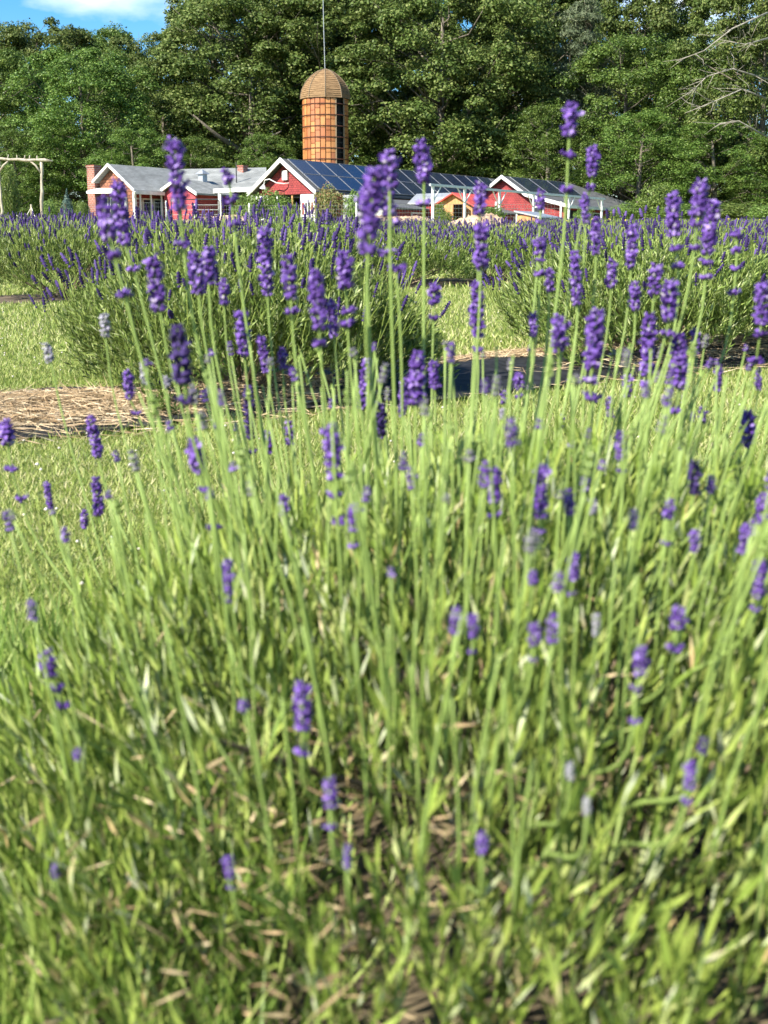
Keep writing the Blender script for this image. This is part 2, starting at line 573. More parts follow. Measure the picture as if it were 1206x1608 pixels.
def build_bed():
    rng = np.random.default_rng(11)
    fab = noise_mat('woven_fabric', (0.008, 0.008, 0.009), (0.024, 0.025, 0.028), scale=30, rough=0.75, bump=0.5, spec=0.2)
    s = np.linspace(-2.2, 6.0, 140)
    t = np.linspace(2.96, 3.72, 14)
    S, T = np.meshgrid(s, t)
    edge = 0.025 * np.sin(5 * S) + 0.02 * np.sin(13 * S + 1)
    T2 = T + edge * (T < 3.0) - edge * 0.6 * (T > 3.69)
    X = RN[0] * T2 + RU[0] * S; Y = RN[1] * T2 + RU[1] * S
    Z = gz(X, Y) + 0.012 + 0.03 * np.exp(-((T - 3.38) / 0.26) ** 2) + 0.006 * np.sin(17 * S + 6 * T) * np.sin(23 * T + 3 * S)
    V = np.stack([X, Y, Z], -1).reshape(-1, 3)
    nx = len(s)
    i = np.arange(len(t) - 1)[:, None] * nx + np.arange(nx - 1)[None]
    Q = np.stack([i, i + 1, i + nx + 1, i + nx], -1).reshape(-1, 4)
    o = obj_np('weed_fabric', V, [Q], fab, smooth=True)
    tag(o, 'black woven weed fabric strip under the first lavender row', 'fabric')

    def bedz(x, y):
        nn = x * RN[0] + y * RN[1]
        return gz(x, y) + 0.016 + 0.03 * np.exp(-((nn - 3.38) / 0.26) ** 2)
    # straw heaps: (centre along the row, centre across, spread along, spread across, pieces, height)
    heaps = [(0.1, 2.93, 1.1, 0.09, 420, 0.004), (2.6, 2.95, 1.3, 0.08, 300, 0.004),(-0.2, 3.09, 0.95, 0.10, 2800, 0.016), (0.75, 3.10, 0.45, 0.08, 700, 0.015), (2.9, 3.14, 0.8, 0.09, 1100, 0.015), (2.35, 3.5, 0.35, 0.13, 1300, 0.02),(-0.05, 3.27, 0.62, 0.21, 8500, 0.03), (0.85, 3.3, 0.30, 0.16, 1500, 0.022), (1.55, 3.58, 0.30, 0.11, 1100, 0.02), (2.05, 3.58, 0.33, 0.11, 1100, 0.02), (2.05, 3.2, 0.35, 0.06, 130, 0.01),
             (2.95, 3.45, 0.45, 0.22, 1700, 0.02), (3.75, 3.4, 0.35, 0.25, 1800, 0.025)]
    Vs = []
    for cs, ct, ss, st, n, h in heaps:
        cs += 1.0
        S = cs + rng.uniform(-1, 1, n) * ss; T = ct + rng.uniform(-1, 1, n) * st
        e = ((S - cs) / ss) ** 2 + ((T - ct) / st) ** 2
        k = e < 1 - 0.25 * rng.random(n)
        S, T, e = S[k], T[k], e[k]
        x = RN[0] * T + RU[0] * S; y = RN[1] * T + RU[1] * S
        z = bedz(x, y) + h * (1 - e) * rng.random(len(S)) ** 0.5
        d = rng.normal(size=(len(S), 3)) * np.array((1, 0.8, 0.17)) + np.array((0.5, 0.1, 0))
        L = rng.uniform(0.03, 0.13, len(S))
        Vb, Q = blades(np.stack([x, y, z], -1) - unit(d) * L[:, None] / 2, d, L, rng.uniform(0.0016, 0.0038, len(S)), rng)
        Vs.append((Vb, [Q], 0))
    V, F, mi = join(Vs)
    o = obj_np('straw_mulch', V, F, M['straw'])
    tag(o, 'loose golden straw mulch scattered over the black fabric', 'straw', kind='stuff')
    # second bed: dark soil strip under row two
    soil = noise_mat('soil', (0.04, 0.03, 0.022), (0.16, 0.12, 0.08), scale=9, rough=0.95, bump=0.6)
    S, T = np.meshgrid(np.linspace(-2, 14, 80), np.linspace(7.72, 8.6, 6))
    X = RN[0] * T + RU[0] * S; Y = RN[1] * T + RU[1] * S
    V = np.stack([X, Y, gz(X, Y) + 0.012], -1).reshape(-1, 3)
    i = np.arange(5)[:, None] * 80 + np.arange(79)[None]
    o = obj_np('soil_bed', V, [np.stack([i, i + 1, i + 81, i + 80], -1).reshape(-1, 4)], soil)
    tag(o, kind='structure')


build_lawn()
build_bed()

# ------------------------------------------------------------------ lavender in the rows
def lathe_template(profile, n):
    V, F = [], []
    for r, z in profile:
        for j in range(n):
            a = 2 * math.pi * (j + 0.5 * (len(V) // n % 2)) / n
            V.append((r * math.cos(a), r * math.sin(a), z))
    V = np.array(V)
    Q = []
    for i in range(len(profile) - 1):
        for j in range(n):
            Q.append((i * n + j, i * n + (j + 1) % n, (i + 1) * n + (j + 1) % n, (i + 1) * n + j))
    return V, [np.array(Q)]


SPIKE = lathe_template([(0.12, 0), (0.95, 0.07), (0.25, 0.15), (0.18, 0.25), (1.1, 0.34), (0.42, 0.42), (1.2, 0.52), (0.45, 0.6), (1.15, 0.7), (0.4, 0.78), (0.8, 0.87), (0.05, 1.0)], 5)
STALK = lathe_template([(1.0, 0), (1.0, 1.0)], 3)


def bush_arrays(seed, R, HF, nshoot, nleaf, nstalk, leaf_l, leaf_w, spike_r, spike_l, rise):
    rng = np.random.default_rng(seed)
    # shoots end on a domed surface
    u = rng.random(nshoot); a = rng.uniform(0, 2 * math.pi, nshoot)
    r = R * np.sqrt(u)
    lump = 1 + 0.10 * np.sin(3 * a + seed) + 0.07 * np.sin(7 * a + 2 * seed)
    r *= lump
    shell = np.where(rng.random(nshoot) < 0.7, rng.uniform(0.88, 1.08, nshoot), rng.uniform(0.45, 0.9, nshoot))
    top = HF * (np.clip(1 - (r / (R * 1.16)) ** 2.4, 0.03, 1)) ** 0.62 * shell
    tip = np.stack([r * np.cos(a), r * np.sin(a), top + 0.02], -1)
    root = tip * np.array((0.35, 0.35, 0.0))
    d = unit(unit(tip - root) + np.array((0, 0, 0.6)) + rng.normal(size=(nshoot, 3)) * 0.18)
    k = nleaf
    along = rng.random((nshoot, k)) ** 0.8
    pos = tip[:, None] - d[:, None] * (along * 0.11)[..., None]
    s = unit(rng.normal(size=(nshoot, k, 3)))
    s = unit(s - d[:, None] * (s * d[:, None]).sum(-1, keepdims=True))
    ld = d[:, None] * rng.uniform(0.7, 1.6, (nshoot, k, 1)) + s * rng.uniform(0.35, 0.95, (nshoot, k, 1))
    L = rng.uniform(0.6, 1.15, nshoot * k) * leaf_l
    face = (unit(tip * np.array((1, 1, 0.4)))[:, None] * 0.8 + np.array((0, 0, 0.9)) + rng.normal(size=(nshoot, k, 3)) * 0.55).reshape(-1, 3)
    leaves = blades(pos.reshape(-1, 3), ld.reshape(-1, 3), L, rng.uniform(0.7, 1.2, nshoot * k) * leaf_w, rng, fold=0.2, face=face)
    # flower stalks fan out from the dome
    u = rng.random(nstalk); a = rng.uniform(0, 2 * math.pi, nstalk)
    r = R * np.sqrt(u) * 1.02
    z = HF * (np.clip(1 - (r / (R * 1.16)) ** 2.4, 0.03, 1)) ** 0.62
    b = np.stack([r * np.cos(a), r * np.sin(a), z - 0.03], -1)
    dirs = unit(b * np.array((0.33, 0.33, 0)) / R + np.array((0, 0, 0.85)) + rng.normal(size=(nstalk, 3)) * 0.15)
    sl = rng.uniform(0.35, 1.18, nstalk) * rise * (1 + 0.18 * np.sin(5 * b[:, 0] / R + seed) * np.sin(4 * b[:, 1] / R))
    return rng, leaves, b, dirs, sl


def make_bush_meshes(seed, R=0.52, HF=0.36, nshoot=1100, nleaf=20, nstalk=420, leaf_l=0.042, leaf_w=0.0042, spike_r=0.0062, spike_l=0.045, rise=0.2, stem_r=0.0011, single=0, bloomy=0.62):
    rng, lv, b, dirs, sl = bush_arrays(seed, R, HF, nshoot, nleaf, nstalk, leaf_l, leaf_w, spike_r, spike_l, rise)
    fol = mesh_np('foliage', lv[0], [lv[1]], M['lav_row'])
    has = rng.random(nstalk) < bloomy
    order = np.arange(nstalk)
    if single:
        # the stalks on the side nearest the camera stay single
        order = np.argsort(b[:, 1] * 1.0 - b[:, 2] * 0.6)
    one, rest = order[:single], order[single:]
    def arrays(ix):
        parts = []
        V, Fs = stamp(*STALK, b[ix], dirs[ix], sl[ix], rng, rad=np.full(len(ix), stem_r))
        parts.append((V, Fs, 0))
        h = ix[has[ix]]
        if len(h):
            L = rng.uniform(0.6, 1.2, len(h)) * spike_l
            V, Fs = stamp(*SPIKE, b[h] + dirs[h] * (sl[h] - 0.002)[:, None], dirs[h], L, rng, rad=rng.uniform(0.75, 1.2, len(h)) * spike_r)
            parts.append((V, Fs, 1))
        return join(parts)
    V, F, mi = arrays(rest)
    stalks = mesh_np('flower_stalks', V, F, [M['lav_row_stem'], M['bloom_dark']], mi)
    # a few woody stems in the heart
    wb = MB()
    for i in range(26):
        a = rng.uniform(0, 6.28); q = R * rng.uniform(0.3, 0.85)
        e = np.array((q * math.cos(a), q * math.sin(a), HF * rng.uniform(0.35, 0.7)))
        wb.tube([e * np.array((0.12, 0.12, 0)), e * np.array((0.55, 0.55, 0.45)), e], [0.007, 0.005, 0.003], 4)
    wood = wb.mesh('woody_stems', M['wood_twig'])
    singles = []
    for i in one:
        mb_v, mb_f, mb_m = arrays(np.array([i]))
        singles.append((mb_v, mb_f, mb_m))
    return fol, stalks, wood, singles


def put_bush(meshes, loc, rot, scale, label, group, name='lavender_bush'):
    fol, stalks, wood, singles = meshes
    e = empty(name, loc)
    e.rotation_euler = (0, 0, rot)
    e.scale = scale if hasattr(scale, '__len__') else (scale,) * 3
    tag(e, label, 'lavender', group)
    o = link(bpy.data.objects.new('foliage', fol), e); o['kind'] = 'stuff'
    o = link(bpy.data.objects.new('flower_stalks', stalks), e); o['kind'] = 'stuff'
    link(bpy.data.objects.new('woody_stems', wood), e)
    for V, F, mi in singles:
        link(bpy.data.objects.new('flower_stalk', mesh_np('flower_stalk', V, F, [M['lav_row_stem'], M['bloom_dark']], mi)), e)
    return e


def build_rows():
    rr = random.Random(3)
    A = make_bush_meshes(1, R=0.55, HF=0.43, rise=0.135, nshoot=3900, nleaf=20, nstalk=620, stem_r=0.0014, leaf_l=0.032, leaf_w=0.0046, single=130, bloomy=0.45)
    B = make_bush_meshes(2, R=0.55, HF=0.42, rise=0.135, nshoot=3400, nleaf=20, nstalk=600, stem_r=0.0014, leaf_l=0.032, leaf_w=0.0046, single=110, bloomy=0.45)
    C = make_bush_meshes(4, R=0.54, HF=0.42, rise=0.135, nshoot=2600, nleaf=18, nstalk=520, stem_r=0.0014, leaf_l=0.033, leaf_w=0.0048, single=40, bloomy=0.42)
    grp = 'lavender bushes of the first row'
    put_bush(A, row_pt(3.42, 1.86), 0, (1.04, 1.0, 1.0), 'large round lavender bush behind the straw heap, left of the bare fabric', grp)
    put_bush(B, row_pt(3.42, 3.66), 0.0, (1.14, 1.14, 1.0), 'lavender bush right of the bare black fabric, mostly green with purple tips', grp)
    put_bush(C, row_pt(3.42, 4.78), 0.0, (1.08, 1.08, 1.0), 'lavender bush cut off by the right picture edge, above the fabric', grp)
    # second row: medium detail
    D = [make_bush_meshes(20 + i, R=0.60, HF=0.45, nshoot=1700, nleaf=16, nstalk=480, leaf_l=0.04, leaf_w=0.0062, spike_r=0.0075, spike_l=0.05, stem_r=0.002, bloomy=0.62, rise=0.15) for i in range(3)]
    ords = ['leftmost', 'second', 'third', 'fourth', 'fifth', 'sixth', 'seventh', 'eighth', 'ninth', 'tenth', 'eleventh', 'twelfth', 'thirteenth']
    k = 0
    for s in np.arange(-0.6, 12, 0.92):
        p = row_pt(8.15 + rr.uniform(-0.06, 0.06), s)
        px = pix(p)[0]
        if px < -110 or px > 1320:
            continue
        lab = ('%s lavender bush of the second row, behind the mown grass' % ords[k]) if k == 0 else ('%s lavender bush from the left in the second row' % ords[min(k, 12)])
        put_bush(D[k % 3], p, rr.uniform(0, 6.28), (1.0, 1.0, rr.uniform(0.93, 1.05) * (0.84 if px > 600 else 1.0)), lab, 'lavender bushes of the second row')
        k += 1
    # far rows: low detail, tops only show
    E = [make_bush_meshes(40 + i, R=0.68, HF=0.40, nshoot=420, nleaf=9, nstalk=240, leaf_l=0.075, leaf_w=0.012, spike_r=0.011, spike_l=0.07, stem_r=0.003, bloomy=0.40 if i else 0.2, rise=0.2) for i in range(3)]
    names = ['third', 'fourth', 'fifth', 'sixth', 'seventh', 'eighth', 'ninth', 'tenth']
    for j, nn in enumerate(np.arange(12.4, 41, 4.1)):
        for s in np.arange(nn * 0.25, nn * 1.5, 1.08 + 0.05 * j):
            p = row_pt(nn + rr.uniform(-0.12, 0.12), s + rr.uniform(-0.1, 0.1))
            px = pix(p)[0]
            if px < -30 or px > 1236 or p[1] > 52:
                continue
            if 690 < px < 830 and p[1] > 29:
                continue
            if px > 900 and p[1] > 22 and rr.random() < 0.6:
                continue
            jj = min(j, 7)
            put_bush(E[rr.randrange(3)], p, rr.uniform(0, 6.28), (1.0, 1.0, rr.uniform(0.70, 0.82) * (1.22 if px < 190 else 1.0)), 'far lavender bush among those making up the %s row' % names[jj], 'lavender bushes of the %s row' % names[jj])


build_rows()

# ------------------------------------------------------------------ farm buildings
RED = (0.40, 0.055, 0.060)
M['red_shingle_g'] = shingle_mat('red_shingle_gable', (0.36, 0.050, 0.050), (0.27, 0.035, 0.038), (0.09, 0.014, 0.015), (BX, ZX))
M['red_shingle_s'] = shingle_mat('red_shingle_side', (0.42, 0.055, 0.055), (0.33, 0.04, 0.045), (0.13, 0.018, 0.02), (AX, ZX))
M['pink_shingle_g'] = shingle_mat('sunlit_red_shingle', (0.50, 0.085, 0.105), (0.43, 0.07, 0.085), (0.24, 0.035, 0.045), (BX, ZX), noise_amt=0.15)  # lighter pinkish red: sunlight on the wing gable put into the colour
M['brown_shingle'] = shingle_mat('brown_shingle', (0.33, 0.13, 0.07), (0.20, 0.075, 0.045), (0.07, 0.03, 0.02), (BX, ZX), bw=0.3, bh=0.22, gap=0.02)
M['brick'] = shingle_mat('chimney_brick', (0.34, 0.11, 0.075), (0.24, 0.075, 0.055), (0.32, 0.27, 0.23), (BX + AX, ZX), bw=0.3, bh=0.14, gap=0.018)
M['grey_roof'] = shingle_mat('grey_asphalt_roof', (0.27, 0.28, 0.275), (0.22, 0.23, 0.225), (0.13, 0.135, 0.135), (AX, ZX), bw=0.5, bh=0.11, gap=0.01, bump=0.2)
M['dark_roof'] = shingle_mat('dark_asphalt_roof', (0.115, 0.12, 0.125), (0.085, 0.09, 0.095), (0.045, 0.045, 0.05), (AX, ZX), bw=0.5, bh=0.11, gap=0.012, bump=0.2)
M['white'] = noise_mat('white_paint', (0.58, 0.58, 0.56), (0.74, 0.74, 0.72), scale=2, rough=0.55)
M['dark'] = noise_mat('dark_interior', (0.012, 0.012, 0.013), (0.03, 0.028, 0.026), scale=2, rough=0.9)  # near-black, mostly standing in for shade inside openings
M['glass'] = noise_mat('window_glass', (0.02, 0.024, 0.03), (0.035, 0.04, 0.05), scale=1, rough=0.08, spec=0.6)
M['metal'] = noise_mat('galvanised_metal', (0.42, 0.43, 0.44), (0.55, 0.56, 0.57), scale=6, rough=0.45, metal=0.7)
M['darkmetal'] = noise_mat('dark_painted_metal', (0.02, 0.02, 0.022), (0.04, 0.04, 0.045), scale=6, rough=0.5)
M['cedar'] = noise_mat('cedar_boards', (0.36, 0.17, 0.065), (0.55, 0.30, 0.13), scale=3, rough=0.7, stretch=(9, 9, 0.6), bump=0.2)
M['barnred'] = noise_mat('red_roof_boards', (0.42, 0.06, 0.05), (0.55, 0.10, 0.08), scale=3, rough=0.6)
M['rope'] = noise_mat('white_rope', (0.55, 0.52, 0.46), (0.75, 0.72, 0.66), scale=20, rough=0.9)
M['log'] = noise_mat('bare_log', (0.26, 0.22, 0.17), (0.46, 0.41, 0.33), scale=5, rough=0.85, bump=0.4, stretch=(3, 3, 0.8))


def panel_material():
    m, n, l, b, out = nt('solar_cells')
    tc = n.new('ShaderNodeTexCoord')
    br = n.new('ShaderNodeTexBrick')
    br.offset = 0
    br.inputs['Scale'].default_value = 1
    br.inputs['Brick Width'].default_value = 0.165
    br.inputs['Row Height'].default_value = 0.165
    br.inputs['Mortar Size'].default_value = 0.006
    br.inputs['Color1'].default_value = (0.010, 0.016, 0.040, 1)
    br.inputs['Color2'].default_value = (0.014, 0.022, 0.052, 1)
    br.inputs['Mortar'].default_value = (0.05, 0.06, 0.09, 1)
    l.new(tc.outputs['Object'], br.inputs['Vector'])
    l.new(br.outputs['Color'], b.inputs['Base Color'])
    b.inputs['Roughness'].default_value = 0.12
    b.inputs['Specular IOR Level'].default_value = 0.55
    return m


M['cells'] = panel_material()
M['panel_frame'] = noise_mat('panel_frame_metal', (0.13, 0.14, 0.16), (0.20, 0.21, 0.23), scale=6, rough=0.5)


class House:
    """local frame: origin at ground, a along the ridge (away), b across (right), z up"""
    def __init__(self, name, origin, label, cat='building', a=AX):
        self.o = np.asarray(origin, float)
        self.a = unit(np.array(a, float)); self.b = np.array((self.a[1], -self.a[0], 0))
        self.root = empty(name, self.o)
        tag(self.root, label, cat)
        self.rel = Rel(self.o)

    def p(self, s, w, z):
        return self.a * s + self.b * w + ZX * z

    def box(self, mb, s0, s1, w0, w1, z0, z1, mi=0):
        mb.box(self.p(s0, w0, z0), self.a * (s1 - s0), self.b * (w1 - w0), ZX * (z1 - z0), mi)

    def part(self, name, mat, *boxes, parent=None):
        mb = MB()
        for bx in boxes:
            self.box(mb, *bx)
        return mb.build(name, mat, parent or self.root)

    def slab(self, mb, s0, s1, w0, z0, w1, z1, th=0.12, mi=0, ds=0.0):
        """sloping roof slab between (w0,z0) and (w1,z1)"""
        c = [self.p(s0, w0, z0), self.p(s1, w0, z0), self.p(s1 + ds, w1, z1), self.p(s0, w1, z1)]
        mb.hexa([q - ZX * th for q in c] + c, mi)

    def gable(self, mb, s, pts, th=0.15, mi=0):
        mb.prism([self.p(s, w, z) for w, z in pts], self.a * th, mi)


def panel_mesh(pw, ph):
    mb = MB()
    f = 0.022
    mb.box((f, f, 0.0), (pw - 2 * f, 0, 0), (0, ph - 2 * f, 0), (0, 0, 0.045), 0)
    for x0, y0, dx, dy in ((0, 0, pw, f), (0, ph - f, pw, f), (0, f, f, ph - 2 * f), (pw - f, f, f, ph - 2 * f)):
        mb.box((x0, y0, 0), (dx, 0, 0), (0, dy, 0), (0, 0, 0.06), 1)
    return mb.mesh('solar_panel', [M['cells'], M['panel_frame']])


def lay_panels(h, roof, s0, n, pw, gap, w0, z0, w1, z1, rows, me_cache={}):
    """rows x n panels on the slope from (w0,z0) at the ridge to (w1,z1) at the eave"""
    L = math.hypot(w1 - w0, z1 - z0)
    ph = (L - gap * (rows + 1)) / rows
    key = (round(pw, 3), round(ph, 3))
    if key not in me_cache:
        me_cache[key] = panel_mesh(pw, ph)
    dn = (h.b * (w1 - w0) + ZX * (z1 - z0)) / L
    nrm = np.cross(dn, h.a)
    if nrm[2] < 0: nrm = -nrm
    for r in range(rows):
        for i in range(n):
            o = bpy.data.objects.new('solar_panel', me_cache[key])
            org = h.p(s0 + i * (pw + gap), w0, z0) + dn * (gap + r * (ph + gap) + ph) + nrm * 0.05
            mt = Matrix.Identity(4)
            for k in range(3):
                mt[k][0], mt[k][1], mt[k][2], mt[k][3] = h.a[k], -dn[k], nrm[k], org[k]
            o.matrix_local = mt
            link(o, roof)
            o.matrix_local = mt


def build_barn():
    o = np.array((-6.62, 85.0, 2.22))
    h = House('barn', o, 'long red barn with rows of solar panels on its dark roof', 'barn')
    RZ, EZ, W = 4.5, 2.34, 2.75
    L = 29.5
    # walls
    mb = MB()
    h.gable(mb, 0.25, [(-W + 0.12, EZ - 0.12), (W - 0.12, EZ - 0.12), (0, RZ - 0.22)])
    mb.build('gable_wall', M['red_shingle_g'], h.root)
    h.part('wall', M['red_shingle_s'], (2.5, L - 0.3, W - 0.35, W - 0.2, 0, EZ - 0.15))
    h.part('far_wall', M['red_shingle_s'], (0.42, L - 0.3, -W + 0.2, -W + 0.35, 0, EZ - 0.15))
    h.part('end_wall', M['red_shingle_g'], (L - 0.5, L - 0.32, -W + 0.36, W - 0.36, 0, EZ - 0.1))
    # open bay below the gable, its shade put into near-black surfaces
    h.part('bay_back', M['dark'], (3.2, 3.35, -W + 0.4, W - 0.4, 0, EZ - 0.2))
    h.part('bay_ceiling', M['dark'], (0.45, 3.19, -W + 0.4, W - 0.4, EZ - 0.32, EZ - 0.2))
    h.part('bay_post', M['white'], (0.12, 0.24, -0.75, -0.63, 0, EZ - 0.2))
    h.part('bay_post', M['cedar'], (0.12, 0.22, 0.55, 0.65, 0, EZ - 0.2))
    for w0 in (-W + 0.15, W - 1.35):
        pn = h.part('bay_screen', M['white'], (0.0, 0.1, w0, w0 + 1.2, 0, EZ - 0.16))
        for k in range(4):
            h.part('slot', M['red_shingle_g'] if k % 3 == 0 else M['dark'], (-0.012, 0.02, w0 + 0.16 + k * 0.25, w0 + 0.30 + k * 0.25, 0.9, 1.65), parent=pn)
    # roof
    mb = MB()
    h.slab(mb, -0.25, L, 0, RZ, W + 0.15, EZ)
    h.slab(mb, -0.25, L, -W - 0.15, EZ, 0, RZ)
    roof = mb.build('roof', M['dark_roof'], h.root)
    lay_panels(h, roof, 0.25, 14, 1.82, 0.03, 0.08, RZ - 0.06, W + 0.05, EZ + 0.08, 2)
    # white rake boards
    for sgn in (-1, 1):
        mb = MB()
        mb.hexa([h.p(-0.36, 0, RZ - 0.24), h.p(-0.26, 0, RZ - 0.24), h.p(-0.26, sgn * (W + 0.2), EZ - 0.24), h.p(-0.36, sgn * (W + 0.2), EZ - 0.24),
                 h.p(-0.36, 0, RZ + 0.06), h.p(-0.26, 0, RZ + 0.06), h.p(-0.26, sgn * (W + 0.2), EZ + 0.04), h.p(-0.36, sgn * (W + 0.2), EZ + 0.04)])
        mb.build('rake_board', M['white'], h.root)
    # louvre and gooseneck lamp
    lv = h.part('louvre', M['white'], (0.10, 0.24, -0.22, 0.22, 3.15, 3.75))
    for k in range(5):
        h.part('louvre_slat', M['metal'], (0.07, 0.099, -0.17, 0.17, 3.22 + k * 0.1, 3.27 + k * 0.1), parent=lv)
    mb = MB()
    c = [h.p(0.24, 0.25, 2.95), h.p(-0.05, 0.1, 2.9), h.p(-0.35, -0.3, 2.95), h.p(-0.55, -0.75, 3.2), h.p(-0.6, -1.1, 3.15), h.p(-0.6, -1.2, 2.85)]
    mb.tube(c, 0.035, 6)
    lp = mb.build('gooseneck_lamp', M['white'], h.root)
    mb = MB()
    mb.tube([h.p(-0.6, -1.2, 2.86), h.p(-0.6, -1.22, 2.75), h.p(-0.6, -1.26, 2.6)], [0.06, 0.13, 0.26], 10)
    mb.build('lamp_shade', M['white'], lp)
    # lean-to along the right side
    mb = MB()
    h.slab(mb, 4.0, L, W + 0.12, EZ - 0.2, W + 3.3, EZ - 0.95)
    mb.build('lean_to_roof', M['dark_roof'], h.root)
    h.part('lean_to_wall', M['red_shingle_s'], (4.2, L - 0.2, W + 2.9, W + 3.0, -0.1, EZ - 1.05))
    h.part('lean_to_end', M['white'], (4.2, 4.3, W, W + 2.88, -0.1, EZ - 0.95))
    for s in (6.5, 11.0, 20.5, 24.0, 27.0):
        f = h.part('window', M['white'], (s, s + 1.5, W + 3.0, W + 3.06, 0.3, 1.15))
        h.part('pane', M['glass'], (s + 0.1, s + 0.72, W + 3.05, W + 3.075, 0.4, 1.05), (s + 0.8, s + 1.4, W + 3.05, W + 3.075, 0.4, 1.05), parent=f)
    # small entry porch with its own gable on the long side
    q = MB()
    h.slab(q, 8.6, 9.9, W + 2.6, EZ - 0.15, W + 4.5, EZ - 0.15)
    for sg in (-1, 1):
        c = [h.p(9.25, W + 1.6, EZ + 0.15), h.p(9.25, W + 4.6, EZ + 0.15), h.p(9.25 + sg * 1.1, W + 4.6, EZ - 0.5), h.p(9.25 + sg * 1.1, W + 1.6, EZ - 0.5)]
        q.hexa([x - ZX * 0.1 for x in c] + c)
    q.build('porch_roof', M['metal'], h.root)
    h.part('porch_wall', M['red_shingle_g'], (8.35, 8.5, W + 3.0, W + 4.4, -0.2, EZ - 0.6))
    # end windows on the silo side are hidden from here


def build_farmhouse():
    o = np.array((-18.62, 88.0, 2.30))
    h = House('farmhouse', o, 'low farmhouse with grey shingle roof and tall brick chimney', 'house')
    RZ, L = 4.28, 8.0
    WR, ER = 2.15, 2.5      # right eave
    WL, EL = 1.45, 3.2      # left eave
    mb = MB()
    h.gable(mb, 0.2, [(-WL + 0.1, 0), (WR - 0.15, 0), (WR - 0.15, ER - 0.1), (0, RZ - 0.2), (-WL + 0.1, EL - 0.08)])
    mb.build('gable_wall', M['brown_shingle'], h.root)
    h.part('wall', M['red_shingle_s'], (0.4, L, WR - 0.95, WR - 0.8, 0, ER - 0.2))
    mb = MB()
    h.slab(mb, -0.2, L, 0, RZ, WR + 0.25, ER)
    h.slab(mb, -0.2, L, -WL - 0.1, EL, 0, RZ)
    roof = mb.build('roof', M['grey_roof'], h.root)
    mb = MB()
    for w1, z1 in ((WR + 0.3, ER), (-WL - 0.15, EL)):
        mb.hexa([h.p(-0.3, 0, RZ - 0.15), h.p(-0.21, 0, RZ - 0.15), h.p(-0.21, w1, z1 - 0.15), h.p(-0.3, w1, z1 - 0.15),
                 h.p(-0.3, 0, RZ + 0.05), h.p(-0.21, 0, RZ + 0.05), h.p(-0.21, w1, z1 + 0.04), h.p(-0.3, w1, z1 + 0.04)])
    mb.build('rake_board', M['white'], h.root)
    h.part('eave_board', M['white'], (-0.2, 2.6, WR + 0.26, WR + 0.32, ER - 0.26, ER - 0.03))
    # front awning across the gable, with a window
    mb = MB()
    c = [h.p(0.18, -1.75, 2.75), h.p(0.18, 1.2, 2.68), h.p(-0.7, 1.2, 2.45), h.p(-0.7, -1.75, 2.52)]
    mb.hexa([q - ZX * 0.16 for q in c] + c)
    mb.build('awning', M['white'], h.root)
    f = h.part('window', M['white'], (0.08, 0.19, -0.3, 1.3, 0.75, 2.1))
    for w0 in (-0.2, 0.55):
        h.part('pane', M['glass'], (0.06, 0.09, w0, w0 + 0.65, 0.85, 2.0), parent=f)
    f = h.part('window', M['white'], (0.08, 0.19, -1.15, -0.5, 0.75, 2.1))
    h.part('pane', M['glass'], (0.06, 0.09, -1.07, -0.58, 0.85, 2.0), parent=f)
    # corner trim, downpipe, and the glazed porch under the right eave
    h.part('corner_board', M['white'], (0.0, 0.2, WR - 0.14, WR + 0.02, 0, ER - 0.12))
    mb = MB(); mb.tube([h.p(-0.25, WR + 0.35, ER - 0.1), h.p(-0.1, WR + 0.12, ER - 0.5), h.p(-0.1, WR + 0.12, 0)], 0.05, 6)
    mb.build('downpipe', M['white'], h.root)
    for s in (0.45, 1.5, 2.55):
        f = h.part('porch_door', M['white'], (s, s + 0.95, WR - 0.80, WR - 0.74, 0.05, 2.05))
        h.part('pane', M['glass'], (s + 0.09, s + 0.86, WR - 0.75, WR - 0.725, 0.15, 1.95), parent=f)
    for s in (0.5, 1.5, 2.5):
        h.part('porch_post', M['white'], (s, s + 0.09, WR - 0.02, WR + 0.07, 0, ER - 0.12))
    # entrance wing with a gable of its own
    s0, w0, w1 = 2.75, 2.0, 5.3
    wc = (w0 + w1) / 2; wz, we = 3.3, 2.42
    mb = MB()
    h.gable(mb, s0, [(w0 + 0.2, 0), (w1 - 0.1, 0), (w1 - 0.1, we - 0.08), (wc, wz - 0.16), (w0 + 0.2, we - 0.08)])
    mb.build('wing_gable', M['pink_shingle_g'], h.root)
    h.part('wing_wall', M['red_shingle_s'], (s0 + 0.16, s0 + 4.3, w1 - 0.3, w1 - 0.15, 0, we - 0.12))
    mb = MB()
    h.slab(mb, s0 - 0.25, s0 + 4.4, wc, wz, w1 + 0.25, we - 0.1)
    h.slab(mb, s0 - 0.25, s0 + 3.0, w0 - 0.1, we + 0.05, wc, wz)
    mb.build('wing_roof', M['grey_roof'], h.root)
    mb = MB()
    for wq, zq in ((w1 + 0.3, we - 0.1), (w0 - 0.2, we)):
        mb.hexa([h.p(s0 - 0.35, wc, wz - 0.17), h.p(s0 - 0.26, wc, wz - 0.17), h.p(s0 - 0.26, wq, zq - 0.17), h.p(s0 - 0.35, wq, zq - 0.17),
                 h.p(s0 - 0.35, wc, wz + 0.06), h.p(s0 - 0.26, wc, wz + 0.06), h.p(s0 - 0.26, wq, zq + 0.05), h.p(s0 - 0.35, wq, zq + 0.05)])
    mb.build('wing_rake_board', M['white'], h.root)
    h.part('wing_door', M['dark'], (s0 + 3.0, s0 + 3.8, w1 - 0.16, w1 - 0.12, 0, 2.0))
    # chimneys and roof cupola
    mb = MB()
    h.box(mb, 0.0, 0.6, -WL - 0.95, -WL - 0.2, -0.2, 4.15)
